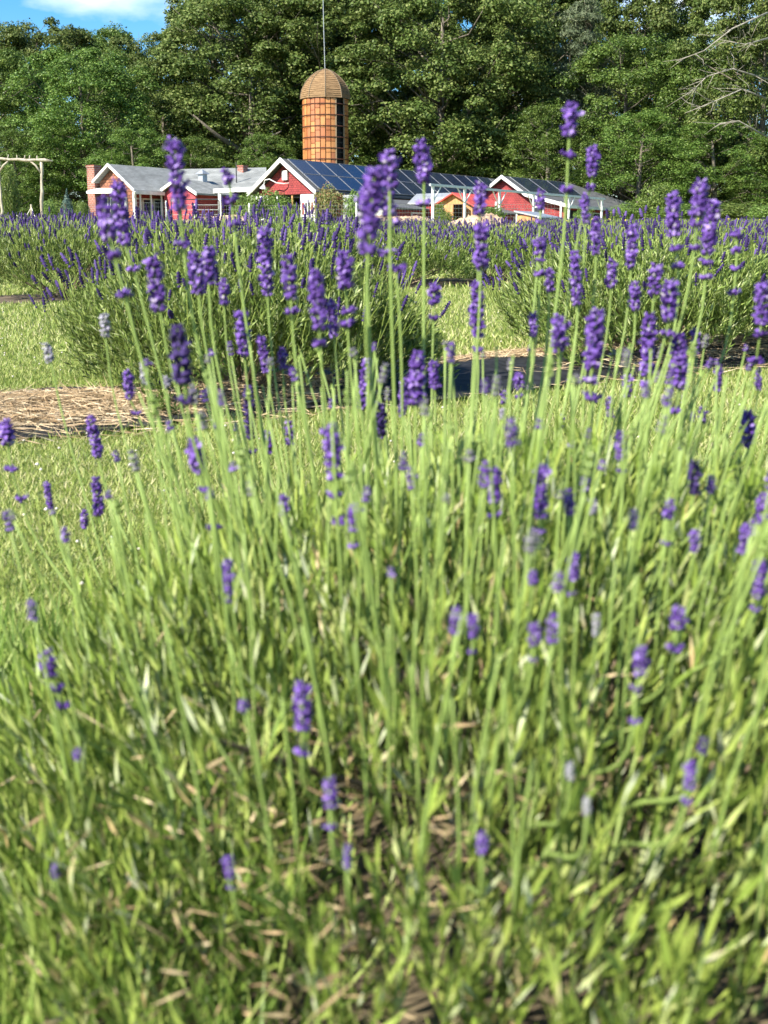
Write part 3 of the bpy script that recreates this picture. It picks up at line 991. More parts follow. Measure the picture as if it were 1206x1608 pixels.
    h.box(mb, -0.04, 0.64, -WL - 0.99, -WL - 0.16, 4.15, 4.3)
    mb.build('chimney', M['brick'], h.root)
    mb = MB()
    h.box(mb, 9.3, 9.8, 3.2, 3.75, 3.5, 4.5)
    h.box(mb, 9.26, 9.84, 3.16, 3.79, 4.5, 4.58)
    mb.build('back_chimney', M['brick'], h.root)
    mb = MB()
    h.box(mb, 5.0, 5.45, 3.35, 3.8, 3.0, 3.75)
    cu = mb.build('cupola', M['metal'], h.root)
    mb = MB()
    t = h.p(5.22, 3.57, 4.1)
    b4 = [h.p(4.85, 3.2, 3.75), h.p(5.6, 3.2, 3.75), h.p(5.6, 3.95, 3.75), h.p(4.85, 3.95, 3.75)]
    for i in range(4):
        mb.poly([b4[i], b4[(i + 1) % 4], t])
    mb.poly(b4[::-1])
    mb.build('cupola_cap', M['metal'], cu)
    mb = MB(); mb.tube([h.p(7.6, 4.6, 3.2), h.p(7.6, 4.6, 4.65)], 0.04, 6)
    mb.build('vent_pipe', M['darkmetal'], h.root)
    # cross wing behind, its roof slope facing the field
    A, B = P(283, 265.5, 94.0), P(418, 263, 94.5)
    C, D = P(420, 299, 90.2), P(283, 299, 90.0)
    mb = MB()
    c = [h.rel(q) for q in (A, B, C, D)]
    mb.hexa([q - ZX * 0.12 for q in c] + c)
    back = [h.rel(q) for q in (P(283, 299, 98), P(418, 297, 98.5))]
    c = [c[0], back[0], back[1], c[1]]
    mb.hexa([q - ZX * 0.12 for q in c] + c)
    mb.build('back_wing_roof', M['grey_roof'], h.root)
    g0 = h.rel(G(300, 91.0)); g1 = h.rel(G(412, 91.0))
    mb = MB(); mb.box(g0 - ZX * 0.3, g1 - g0, np.array((0, 0.2, 0)), ZX * 2.1)
    mb.build('back_wing_wall', M['red_shingle_g'], h.root)
    # white porch beam and posts between the wing and the barn
    q0, q1 = h.rel(P(337, 300, 88.5)), h.rel(P(402, 297, 86.8))
    mb = MB(); mb.bar(q0, q1, 0.3, 0.28); mb.build('porch_beam', M['white'], h.root)
    for f in (0.12, 0.9):
        q = q0 + (q1 - q0) * f
        mb = MB(); mb.bar(q - ZX * 0.14, q - ZX * 2.2, 0.2, 0.2); mb.build('porch_post', M['white'], h.root)


def build_far_barn():
    o = np.array((9.25, 100.0, 2.68))
    h = House('red_barn', o, 'smaller red barn on the right with three blue solar panels', 'barn')
    RZ = 3.84; W1, Z1 = 2.16, 2.42; W2, Z2 = 5.57, 1.55
    mb = MB()
    h.gable(mb, 0.25, [(-2.6, -0.2), (W2 - 0.3, -0.2), (W2 - 0.3, Z2 - 0.12), (W1, Z1 - 0.2), (0, RZ - 0.22), (-2.6, 2.1)])
    mb.build('gable_wall', M['red_shingle_g'], h.root)
    h.part('wall', M['red_shingle_s'], (0.45, 15.3, W2 - 0.45, W2 - 0.3, -0.3, Z2 - 0.15))
    mb = MB()
    h.slab(mb, -0.2, 10.5, 0, RZ, W1, Z1)
    h.slab(mb, -0.2, 10.5, -2.8, 2.05, 0, RZ)
    mb.hexa([q - ZX * 0.12 for q in (h.p(10.5, 0, RZ), h.p(10.7, 0, RZ), h.p(15.6, W2, Z2), h.p(10.5, W1, Z1))] + [h.p(10.5, 0, RZ), h.p(10.7, 0, RZ), h.p(15.6, W2, Z2), h.p(10.5, W1, Z1)])
    roof = mb.build('roof', M['dark_roof'], h.root)
    mb = MB()
    c = [h.p(-0.2, W1 + 0.01, Z1 - 0.03), h.p(10.5, W1 + 0.01, Z1 - 0.03), h.p(15.7, W2, Z2), h.p(-0.2, W2, Z2)]
    mb.hexa([q - ZX * 0.12 for q in c] + c)
    mb.build('lower_roof', M['dark_roof'], h.root)
    lay_panels(h, roof, 0.6, 3, 3.0, 0.04, 0.15, RZ - 0.1, W1 - 0.15, Z1 + 0.1, 1)
    mb = MB()
    for (wa, za), (wb, zb) in (((0, RZ), (W1, Z1)), ((W1, Z1), (W2 + 0.1, Z2)), ((-1.0, RZ - 0.68), (0, RZ))):
        mb.hexa([h.p(-0.33, wa, za - 0.2), h.p(-0.21, wa, za - 0.2), h.p(-0.21, wb, zb - 0.2), h.p(-0.33, wb, zb - 0.2),
                 h.p(-0.33, wa, za + 0.06), h.p(-0.21, wa, za + 0.06), h.p(-0.21, wb, zb + 0.06), h.p(-0.33, wb, zb + 0.06)])
    mb.build('rake_board', M['white'], h.root)
    h.part('eave_board', M['white'], (-0.2, 15.7, W2 + 0.005, W2 + 0.06, Z2 - 0.24, Z2 - 0.01))
    f = h.part('window', M['white'], (0.16, 0.25, 2.6, 3.5, 0.6, 1.5))
    h.part('pane', M['glass'], (0.13, 0.17, 2.7, 3.4, 0.7, 1.4), parent=f)
    h.part('door_opening', M['dark'], (0.5, 3.4, W2 - 0.31, W2 - 0.27, -0.2, 1.2))  # black slab on the wall, painted as the shade of a doorway
    f = h.part('window', M['white'], (5.0, 6.2, W2 - 0.32, W2 - 0.25, 0.5, 1.1))
    h.part('pane', M['glass'], (5.1, 6.1, W2 - 0.26, W2 - 0.235, 0.58, 1.02), parent=f)


def build_silo():
    c = G(512.5, 112.0); R = 34.5 / F_PX * 112.0
    zb = c[2]
    z_top = P(512, 153.5, 112.0 - R * 0.7)[2] - zb
    e = empty('silo', c)
    tag(e, 'tall round silo of orange clay tiles with a brown wooden dome', 'silo')
    tile_mats = []
    for i, (a, b) in enumerate((((0.36, 0.130, 0.042), (0.43, 0.175, 0.060)), ((0.30, 0.100, 0.036), (0.37, 0.135, 0.050)), ((0.44, 0.185, 0.062), (0.50, 0.23, 0.085)), ((0.33, 0.115, 0.050), (0.39, 0.15, 0.065)))):
        tile_mats.append(noise_mat('clay_tile_%s' % 'abcd'[i], a, b, scale=1.2, rough=0.42, spec=0.5))
    N = 27; hoop = 0.905
    rows = int(math.ceil(z_top / hoop))
    rr = random.Random(4)
    cam_a = math.atan2(-c[1], -c[0])          # angle that faces the camera
    th = 2 * math.pi / N
    def tile_mesh(hh, m):
        mb = MB(); g = 0.018 / R * 2
        a0, a1 = -th / 2 + g, th / 2 - g
        am = 0
        q = []
        for rad in (R - 0.10, R):
            for z in (0.018, hh - 0.018):
                q.append([np.array((rad * math.cos(a), rad * math.sin(a), z)) for a in (a0, am, a1)])
        (i0, i1, o0, o1) = q
        for k in range(2):
            mb.poly([o0[k], o0[k + 1], o1[k + 1], o1[k]])
            mb.poly([i0[k + 1], i0[k], i1[k], i1[k + 1]])
            mb.poly([i0[k], i0[k + 1], o0[k + 1], o0[k]])
            mb.poly([o1[k], o1[k + 1], i1[k + 1], i1[k]])
        mb.poly([i0[0], o0[0], o1[0], i1[0]]); mb.poly([o0[2], i0[2], i1[2], o1[2]])
        return mb.mesh('tile', m)
    cache = {}
    for col in range(N):
        rel = (col - 0.5) * th       # positive = to the right in view
        ang = cam_a + rel
        off = rr.choice((0.0, 0.22, 0.45, 0.62))
        deg = math.degrees((rel + math.pi) % (2 * math.pi) - math.pi)
        if 27 < deg < 54:
            continue                 # the open chute
        z = -off
        while z < z_top - 0.02:
            z0, z1 = max(z, 0), min(z + hoop * 1.0, z_top)
            z += hoop
            if z1 - z0 < 0.06: continue
            key = (round(z1 - z0, 2), rr.randrange(4))
            if key not in cache: cache[key] = tile_mesh(z1 - z0, tile_mats[key[1]])
            o = bpy.data.objects.new('tile', cache[key]); link(o, e)
            o.location = (0, 0, z0); o.rotation_euler = (0, 0, ang)
    # black core standing in for shade inside, chute frame and rungs
    mb = MB(); n = 40
    mb.tube([(0, 0, 0), (0, 0, z_top)], R - 0.35, n); mb.build('shade_core', M['dark'], e)
    for deg in (26.9, 53.6):
        a = cam_a + math.radians(deg); mb = MB()
        mb.bar((math.cos(a) * (R - 0.02), math.sin(a) * (R - 0.02), 0), (math.cos(a) * (R - 0.02), math.sin(a) * (R - 0.02), z_top), 0.09, 0.12)
        mb.build('chute_frame', M['wood_twig'], e)
    rust = noise_mat('rusty_hoop', (0.055, 0.022, 0.016), (0.11, 0.045, 0.03), scale=6, rough=0.8)
    for k in range(rows + 1):
        z = z_top - 0.5 - k * hoop
        if z < 0.1: break
        mb = MB()
        pts = [((R + 0.02) * math.cos(a), (R + 0.02) * math.sin(a), z) for a in np.linspace(0, 2 * math.pi, 49)]
        mb.tube(pts, 0.042, 5, caps=False)
        a = cam_a + math.radians(rr.choice((-18, -60, -18)))
        mb.bar(((R + 0.04) * math.cos(a - 0.06), (R + 0.04) * math.sin(a - 0.06), z), ((R + 0.04) * math.cos(a + 0.06), (R + 0.04) * math.sin(a + 0.06), z), 0.07, 0.07)
        mb.build('hoop', rust, e)
    for k in range(12):
        a0 = cam_a + math.radians(30); a1 = cam_a + math.radians(50)
        z = z_top - 0.45 - k * 0.8
        if z < 0.2: break
        mb = MB(); mb.bar(((R - 0.1) * math.cos(a0), (R - 0.1) * math.sin(a0), z), ((R - 0.1) * math.cos(a1), (R - 0.1) * math.sin(a1), z), 0.05, 0.05)
        mb.build('rung', M['darkmetal'], e)
    # dome of boarded gores
    board = noise_mat('weathered_dome_boards', (0.12, 0.070, 0.032), (0.30, 0.19, 0.095), scale=2.2, rough=0.8, stretch=(1, 1, 9), bump=0.3, lo=0.3, hi=0.7)
    NG = 9; DH = 2.5; DR = R * 1.075; NB = 15
    g = 2 * math.pi / NG
    for k in range(NG):
        a0, a1 = cam_a + k * g, cam_a + (k + 1) * g
        mb = MB()
        for j in range(NB):
            t0, t1 = j / NB, (j + 1) / NB
            z0, z1 = z_top + DH * t0, z_top + DH * t1
            r0 = DR * math.cos(t0 ** 1.05 * math.pi / 2) ** 0.62 if t0 < 1 else 0
            r1 = DR * max(math.cos(min(t1, 0.999) ** 1.05 * math.pi / 2), 0.0) ** 0.62
            r0 = max(r0, 0.03); r1 = max(r1, 0.03)
            A0, A1 = np.array((math.cos(a0), math.sin(a0), 0)), np.array((math.cos(a1), math.sin(a1), 0))
            p = 0.03 + rr.uniform(0, 0.025)
            top0, top1 = A0 * r1 + ZX * z1, A1 * r1 + ZX * z1
            b0, b1 = A0 * (r0 + p) + ZX * z0, A1 * (r0 + p) + ZX * z0
            i0, i1 = A0 * (r0 - 0.03) + ZX * z0, A1 * (r0 - 0.03) + ZX * z0
            mb.poly([b0, b1, top1, top0]); mb.poly([b1, b0, i0, i1])
        mb.build('dome_gore', board, e)
        mb = MB()
        pts = []
        for t in np.linspace(0, 1, 14):
            r = max(DR * max(math.cos(min(t, 0.999) ** 1.05 * math.pi / 2), 0) ** 0.62 + 0.035, 0.03)
            pts.append((r * math.cos(a0), r * math.sin(a0), z_top + DH * t + 0.01))
        mb.tube(pts, 0.035, 4); mb.build('dome_rib', M['wood_twig'], e)
    mb = MB(); mb.tube([(0, 0, z_top), (0, 0, z_top + 0.01)], DR - 0.05, 36); mb.build('dome_floor', M['dark'], e)
    mb = MB(); top = z_top + DH
    mb.tube([(0, 0, top - 0.1), (-0.08, 0, top + 3.5), (-0.14, 0, top + 8.5)], [0.035, 0.03, 0.025], 6)
    mb.build('antenna_mast', M['metal'], e)


def build_pergola():
    n0 = np.array((2.74, 72.0, 4.36)); g = 2.1
    h = House('pergola', (n0[0], n0[1], g), 'white timber pergola of slim posts standing before the barns', 'pergola')
    Z = n0[2] - g
    ts = (0.0, 3.4, 7.4, 11.7, 16.6, 21.6)
    for t in ts:
        h.part('post', M['white'], (t - 0.06, t + 0.06, -0.06, 0.06, -0.1 + 0.02 * t, Z - 0.07))
        mb = MB()
        for sg in (-1, 1):
            if 0 <= t + sg <= 21.7:
                mb.bar(h.p(t + sg * 0.08, 0, Z - 0.85), h.p(t + sg * 0.8, 0, Z - 0.08), 0.05, 0.05)
        mb.build('brace', M['white'], h.root)
    for w in (0,):
        mb = MB(); mb.bar(h.p(-0.3, w, Z), h.p(22.0, w, Z), 0.12, 0.13); mb.build('beam', M['metal'] if w == 0 else M['white'], h.root)


def build_sheds():
    # cedar hen house with a red roof
    c = P(714, 303, 80.0); g = float(gz(c[0], 80)) - 0.05
    h = House('hen_house', (c[0], 80.0, g), 'small cedar shed with red roof and open door behind the mound', 'shed')
    RZ = c[2] - g; W = 1.3; EZ = RZ - 0.68
    mb = MB()
    h.gable(mb, 0.0, [(-W, 0), (-0.05, 0), (-0.05, RZ - 0.8), (0.5, RZ - 0.8), (0.5, 0), (W, 0), (W, EZ), (0, RZ - 0.06), (-W, EZ)][0:1] + [(-0.1, 0), (-0.1, EZ), (-W, EZ)], th=0.06)
    h.gable(mb, 0.0, [(0.62, 0), (W, 0), (W, EZ), (0.62, EZ)], th=0.06)
    h.gable(mb, 0.0, [(-W, EZ), (W, EZ), (0, RZ - 0.06)], th=0.06)
    mb.build('front_wall', M['cedar'], h.root)
    h.part('side_wall', M['cedar'], (0.061, 3.2, W - 0.06, W, 0, EZ))
    h.part('side_wall', M['cedar'], (0.061, 3.2, -W, -W + 0.06, 0, EZ))
    h.part('back_wall', M['dark'], (3.2, 3.26, -W, W, 0, EZ))  # near-black, painted as the shade behind the open door
    mb = MB()
    h.slab(mb, -0.3, 3.5, 0, RZ + 0.02, W + 0.3, EZ - 0.12, th=0.09)
    h.slab(mb, -0.3, 3.5, -W - 0.3, EZ - 0.12, 0, RZ + 0.02, th=0.09)
    mb.build('roof', M['barnred'], h.root)
    d = MB(); d.box(h.p(-0.02, 0.62, 0.05), h.b * 0.5 - h.a * 0.45, h.a * 0.04, ZX * (EZ - 0.1)); d.build('door', M['cedar'], h.root)
    # low hutch nearer the field
    c = P(826, 331, 56.0); g = float(gz(c[0], 56)) - 0.05
    h = House('hutch', (c[0], 56.0, g), 'low hutch with grey lean roof in front of the red barn', 'hutch')
    Z = c[2] - g
    mb = MB(); h.slab(mb, -0.1, 1.9, -0.55, Z + 0.02, 0.8, Z - 0.26, th=0.06); mb.build('roof', M['metal'], h.root)
    h.part('front_panel', M['cedar'], (0, 0.05, -0.45, 0.55, 0.25, Z - 0.2))
    h.part('side_panel', M['dark'], (0.051, 1.8, 0.6, 0.65, 0.2, Z - 0.28))
    for s in (0.0, 1.75):
        for w in (-0.5, 0.68):
            h.part('leg', M['white'], (s, s + 0.07, w, w + 0.07, 0, Z - 0.3 if w > 0 else Z - 0.08))
    h.part('floor', M['cedar'], (0.06, 1.75, -0.44, 0.59, 0.2, 0.26))
    # grey box unit beside the shrub on the barn wall
    c = P(548, 306, 84.0); g = float(gz(c[0], 84))
    h = House('utility_box', (c[0], 84.0, g), 'grey utility cabinet against the barn beside the climbing shrub', 'cabinet')
    h.part('cabinet', M['metal'], (0, 0.5, -0.5, 0.5, 0, c[2] - g))
    mb = MB(); mb.tube([h.p(-0.03, 0.15, 1.0), h.p(0.0, 0.15, 1.0)], 0.25, 14); mb.build('fan_grille', M['darkmetal'], h.root)


def build_fence():
    # run A: straight fence in front of the buildings
    def run(pts, label, top, sp, wires=6):
        pts = [np.asarray(p, float) for p in pts]
        e = empty('wire_fence', pts[0]); tag(e, label, 'fence')
        rel = Rel(pts[0])
        mb = MB()
        for i in range(len(pts) - 1):
            a, b = pts[i], pts[i + 1]
            L = np.linalg.norm(b - a); n = max(int(round(L / sp)), 1)
            for k in range(n + (i == len(pts) - 2)):
                q = a + (b - a) * k / n
                p = MB(); p.tube([rel(q), rel(q) + ZX * (top + 0.12)], 0.05, 6); p.build('post', M['white'], e)
            for w in range(wires):
                z = top * (0.08 + 0.92 * w / (wires - 1))
                mb.tube([rel(a) + ZX * z, rel(b) + ZX * z], 0.007, 3)
            for k in range(int(L / 0.16)):
                q = rel(a + (b - a) * (k * 0.16 / L))
                mb.tube([q + ZX * 0.05, q + ZX * top], 0.004, 3)
        mb.build('wire_mesh', M['metal'], e)
    run([G(198, 72), G(262, 74)], 'white post and wire fence before the farmhouse porch', 1.25, 2.4)
    run([G(306, 70), G(392, 68), G(560, 64), G(680, 62), G(880, 60)], 'long white post and wire mesh fence before the barns', 1.05, 3.6)
    # dark pipe gate
    a, b = G(270, 72), G(345, 71)
    e = empty('pipe_gate', a); tag(e, 'dark metal pipe gate beside the red farmhouse wing', 'gate')
    r = Rel(a); mb = MB()
    mb.tube([r(a), r(a) + ZX * 1.35, r(a) + ZX * 1.42 + (b - a) * 0.03, r(b) + ZX * 1.4 - (b - a) * 0.03, r(b) + ZX * 1.3, r(b)], 0.035, 6)
    mb.build('gate_frame', M['darkmetal'], e)
    for k in range(4):
        mb = MB(); mb.tube([r(a) + ZX * (0.3 + 0.27 * k), r(b) + ZX * (0.3 + 0.27 * k)], 0.016, 5); mb.build('gate_rail', M['metal'], e)


def build_arbor():
    a, b = G(4, 45), G(69, 45)
    e = empty('log_arbor', a); tag(e, 'rustic arbor of peeled pale logs at the left edge', 'arbor')
    r = Rel(a); rr = random.Random(2)
    zt = P(4, 252, 45)[2]
    for q in (a, b):
        mb = MB()
        H = zt - q[2]
        pts = [r(q) + np.array((rr.uniform(-.05, .05), rr.uniform(-.05, .05), H * t)) for t in np.linspace(0, 1, 8)]
        mb.tube(pts, [rr.uniform(0.04, 0.062) for _ in pts], 8); mb.build('post', M['log'], e, smooth=True)
    mb = MB(); s, t = P(-40, 249, 45), P(83, 253, 45)
    pts = [r(s + (t - s) * f) + np.array((0, 0, rr.uniform(-.03, .03))) for f in np.linspace(0, 1, 10)]
    mb.tube(pts, [rr.uniform(0.04, 0.066) for _ in pts[:-1]] + [0.025], 8)
    for f in (0.3, 0.42, 0.55, 0.63, 0.7, 0.8):
        q = r(s + (t - s) * f); mb.tube([q, q + np.array((rr.uniform(-.06, .06), 0, 0.17))], [0.03, 0.015], 5)
    mb.build('beam', M['log'], e, smooth=True)
    for q, sg in ((a, 1), (b, -1)):
        mb = MB(); mb.tube([r(q) + np.array((0, 0, zt - q[2] - 0.42)), r(q) + np.array((sg * 0.17, 0, zt - q[2] - 0.16)), r(q) + np.array((sg * 0.34, 0, zt - q[2] - 0.03))], [0.04, 0.035, 0.03], 6)
        mb.build('brace', M['log'], e, smooth=True)
    # rope barrier
    p0, p1, p2 = G(27, 49), G(51, 49), G(66, 48)
    e = empty('rope_barrier', p1); tag(e, 'sagging white rope on a short post beside the log arbor', 'rope')
    r = Rel(p1); mb = MB(); mb.tube([r(p1), r(p1) + ZX * 0.95], 0.04, 6); mb.build('post', M['log'], e)
    for q, w in ((p0, 0.55), (p2, 0.45)):
        mb = MB(); A = r(p1) + ZX * 0.85; B = r(q) + ZX * w
        mb.tube([A + (B - A) * f - ZX * 0.25 * math.sin(f * math.pi) for f in np.linspace(0, 1, 8)], 0.013, 5); mb.build('rope', M['rope'], e)


def mound(name, px, Y, wx, wy, h, label, seed, mat):
    c = G(px, Y); rng = np.random.default_rng(seed)
    n = 44; s = np.linspace(-1, 1, n); X, Yg = np.meshgrid(s, s)
    ph = rng.uniform(0, 6, 8)
    e = X ** 2 + Yg ** 2
    k = np.clip(1 - e * (1 + 0.25 * np.sin(3 * np.arctan2(Yg, X) + ph[0])), 0, 1)
    Z = h * (k ** 1.1) * (1 + 0.18 * np.sin(5 * X + ph[1]) * np.sin(4 * Yg + ph[2])) + 0.03 * rng.normal(size=X.shape) * (k > 0) - 0.06
    V = np.stack([X * wx, Yg * wy, Z], -1).reshape(-1, 3)
    i = np.arange(n - 1)[:, None] * n + np.arange(n - 1)[None]
    o = obj_np(name, V, [np.stack([i, i + 1, i + n + 1, i + n], -1).reshape(-1, 4)], mat, smooth=True)
    o.location = tuple(c); tag(o, label, 'mound', 'tan mulch mounds before the barns')


build_barn()
build_farmhouse()
build_far_barn()
build_silo()
build_pergola()
build_sheds()
build_fence()
build_arbor()
mulch = noise_mat('tan_wood_mulch', (0.30, 0.20, 0.12), (0.56, 0.42, 0.28), scale=3.5, rough=0.95, bump=0.8, bscale=14)
mound('mulch_mound', 752, 36, 1.25, 2.2, 0.62, 'tan mulch mound in front of the cedar shed, nearest one', 1, mulch)
mound('mulch_mound', 800, 33, 0.75, 1.6, 0.36, 'low tan mulch mound sloping down beside the hutch', 2, mulch)
mound('mulch_mound', 628, 58, 2.1, 2.5, 0.62, 'long tan mulch mound behind the wire fence at centre', 3, mulch)
mound('mulch_mound', 345, 66, 3.2, 2.5, 0.55, 'tan mulch mound behind the fence between farmhouse and barn', 4, mulch)

# ------------------------------------------------------------------ trees
M['oak'] = leaf_mat('oak_leaf', [(0.0, (0.045, 0.078, 0.014)), (0.5, (0.095, 0.145, 0.030)), (0.9, (0.185, 0.23, 0.065)), (1.0, (0.235, 0.265, 0.085))], trans=0.3, rough=0.55, spec=0.25, noise=0.25, nscale=0.35, objrand=0.15)
M['maple'] = leaf_mat('maple_leaf', [(0.0, (0.036, 0.078, 0.010)), (0.5, (0.095, 0.165, 0.028)), (1.0, (0.20, 0.275, 0.060))], trans=0.3, rough=0.5, noise=0.4, nscale=0.45, objrand=0.14)
M['pine'] = leaf_mat('pine_needle', [(0.0, (0.05, 0.075, 0.035)), (0.6, (0.10, 0.13, 0.065)), (1.0, (0.16, 0.19, 0.10))], trans=0.15, rough=0.6, noise=0.2, nscale=0.5)
M['bark'] = noise_mat('tree_bark', (0.07, 0.06, 0.045), (0.19, 0.165, 0.13), scale=2.5, rough=0.95, bump=0.5, stretch=(4, 4, 0.7))
M['bark_pale'] = noise_mat('pale_dead_bark', (0.20, 0.18, 0.145), (0.36, 0.33, 0.28), scale=2.5, rough=0.9)
M['shrub'] = leaf_mat('shrub_leaf', [(0.0, (0.05, 0.09, 0.015)), (0.5, (0.12, 0.19, 0.035)), (1.0, (0.22, 0.29, 0.07))], trans=0.3, noise=0.25, nscale=2, objrand=0.2)
M['shrub_red'] = leaf_mat('climber_leaf', [(0.0, (0.08, 0.10, 0.02)), (0.45, (0.15, 0.20, 0.05)), (0.7, (0.26, 0.12, 0.06)), (1.0, (0.30, 0.28, 0.12))], trans=0.25)
M['spruce'] = leaf_mat('blue_spruce_needle', [(0.0, (0.05, 0.09, 0.07)), (1.0, (0.12, 0.19, 0.16))], trans=0.1)
M['yellow'] = leaf_mat('yellow_flower', [(0.0, (0.55, 0.40, 0.03)), (1.0, (0.80, 0.65, 0.08))], trans=0.2)
M['field'] = leaf_mat('tall_field_leaf', [(0.0, (0.10, 0.16, 0.035)), (0.6, (0.22, 0.29, 0.07)), (1.0, (0.34, 0.38, 0.13))], trans=0.3)


def tree_meshes(seed, H, R, style, nclump, per, z0=0.12, leaf=0.30):
    """trunk mesh and crown mesh of one tree, base at the origin"""
    rng = np.random.default_rng(seed)
    mat = {'oak': M['oak'], 'maple': M['maple'], 'pine': M['pine']}[style]
    if style == 'pine':
        env = lambda t: np.clip(1.02 - t, 0, 1) ** 0.7 * (0.65 + 0.35 * np.sin(t * 26 + seed) ** 2)
        flat = 0.35
    elif style == 'oak':
        env = lambda t: np.sqrt(np.clip(1 - (np.abs(t - 0.52) / 0.53) ** 2.3, 0.0, 1)) * 0.98 + 0.05
        flat = 0.66
    else:
        env = lambda t: np.sqrt(np.clip(1 - (np.abs(t - 0.42) / 0.60) ** 2.2, 0.0, 1)) * 0.98 + 0.05
        flat = 0.82
    t = rng.random(nclump) ** 0.9
    a = rng.uniform(0, 2 * math.pi, nclump)
    lob = 1 + 0.16 * np.sin(2 * a + 5 * t + seed) + 0.10 * np.sin(5 * a - 9 * t)
    q = np.where(rng.random(nclump) < 0.72, rng.uniform(0.78, 1.0, nclump), rng.uniform(0.25, 0.8, nclump))
    rad = R * env(t) * q * lob
    z = H * (z0 + (0.97 - z0) * t)
    cc = np.stack([rad * np.cos(a), rad * np.sin(a), z], -1)
    rc = R * rng.uniform(0.10, 0.26, nclump) * (0.8 + 0.4 * (1 - t))
    if style == 'pine': rc *= 1.15
    n = nclump * per
    idx = np.repeat(np.arange(nclump), per)
    d = unit(rng.normal(size=(n, 3)))
    d[:, 2] = np.where(rng.random(n) < 0.72, np.abs(d[:, 2]), d[:, 2])
    sh = rng.random(n) ** 0.45
    lump = 1 + 0.25 * np.sin(d[:, 0] * 6 + idx) * np.sin(d[:, 1] * 6 + 2 * idx)
    pos = cc[idx] + d * (rc[idx] * sh * lump)[:, None] * np.array((1, 1, flat))
    pos[:, 2] -= (0.25 * rc[idx] * (d[:, 0] ** 2 + d[:, 1] ** 2) * sh)
    nrm = unit(d * np.array((1, 1, 1.2)) + np.array((0, 0, 0.35)) + rng.normal(size=(n, 3)) * 0.62)
    size = rng.uniform(0.65, 1.25, n) * leaf
    asp = 0.22 if style == 'pine' else 0.72
    V, Q = cards(pos, nrm, size, rng, asp)
    crown = mesh_np('crown', V, [Q], mat)
    # trunk and limbs
    mb = MB(); r0 = 0.022 * H
    lean = rng.normal(size=2) * 0.02 * H
    tp = [np.array((lean[0] * f ** 2, lean[1] * f ** 2, H * 0.82 * f - 0.3)) for f in np.linspace(0, 1, 8)]
    mb.tube(tp, [r0 * (1.35 if i == 0 else 1 - 0.8 * i / 7) for i in range(8)], 18)
    for i in rng.permutation(nclump)[:int(nclump * 0.24)]:
        e = cc[i]
        zs = min(max(e[2] - np.hypot(e[0], e[1]) * rng.uniform(0.35, 0.9), 0.14 * H), 0.78 * H)
        f = zs / (0.82 * H)
        s = np.array((lean[0] * f ** 2, lean[1] * f ** 2, zs))
        m1 = s + (e - s) * 0.35 + rng.normal(size=3) * 0.05 * R - np.array((0, 0, 0.04 * R))
        m2 = s + (e - s) * 0.7 + rng.normal(size=3) * 0.06 * R
        k = r0 * rng.uniform(0.22, 0.42) * (1 - 0.5 * f)
        mb.tube([s, m1, m2, e], [k, k * 0.75, k * 0.5, k * 0.15], 5)
        for _ in range(2):
            o = e + rng.normal(size=3) * rc[i] * 0.8
            mb.tube([m2, (m2 + o) / 2 + rng.normal(size=3) * 0.15, o], [k * 0.4, k * 0.25, k * 0.08], 4)
    trunk = mb.mesh('trunk', M['bark'], smooth=True)
    return trunk, crown, H, R


PROTO = {}


def put_tree(kind, px, ytop, Y, wpx, label, rot=0.0, group='trees of the wood behind the farm', name=None):
    trunk, crown, H, R = PROTO[kind]
    c = G(px, Y)
    h = P(px, ytop, Y)[2] - c[2]
    w = wpx / F_PX * Y / 2
    e = empty(name or {'oak': 'oak_tree', 'maple': 'maple_tree', 'pine': 'pine_tree'}[kind.rstrip('0123456789')], c)
    e.scale = (w / R, w / R, h / H); e.rotation_euler = (0, 0, rot)
    tag(e, label, 'tree', group)
    link(bpy.data.objects.new('trunk', trunk), e)
    o = link(bpy.data.objects.new('crown', crown), e); o['kind'] = 'stuff'
    return e


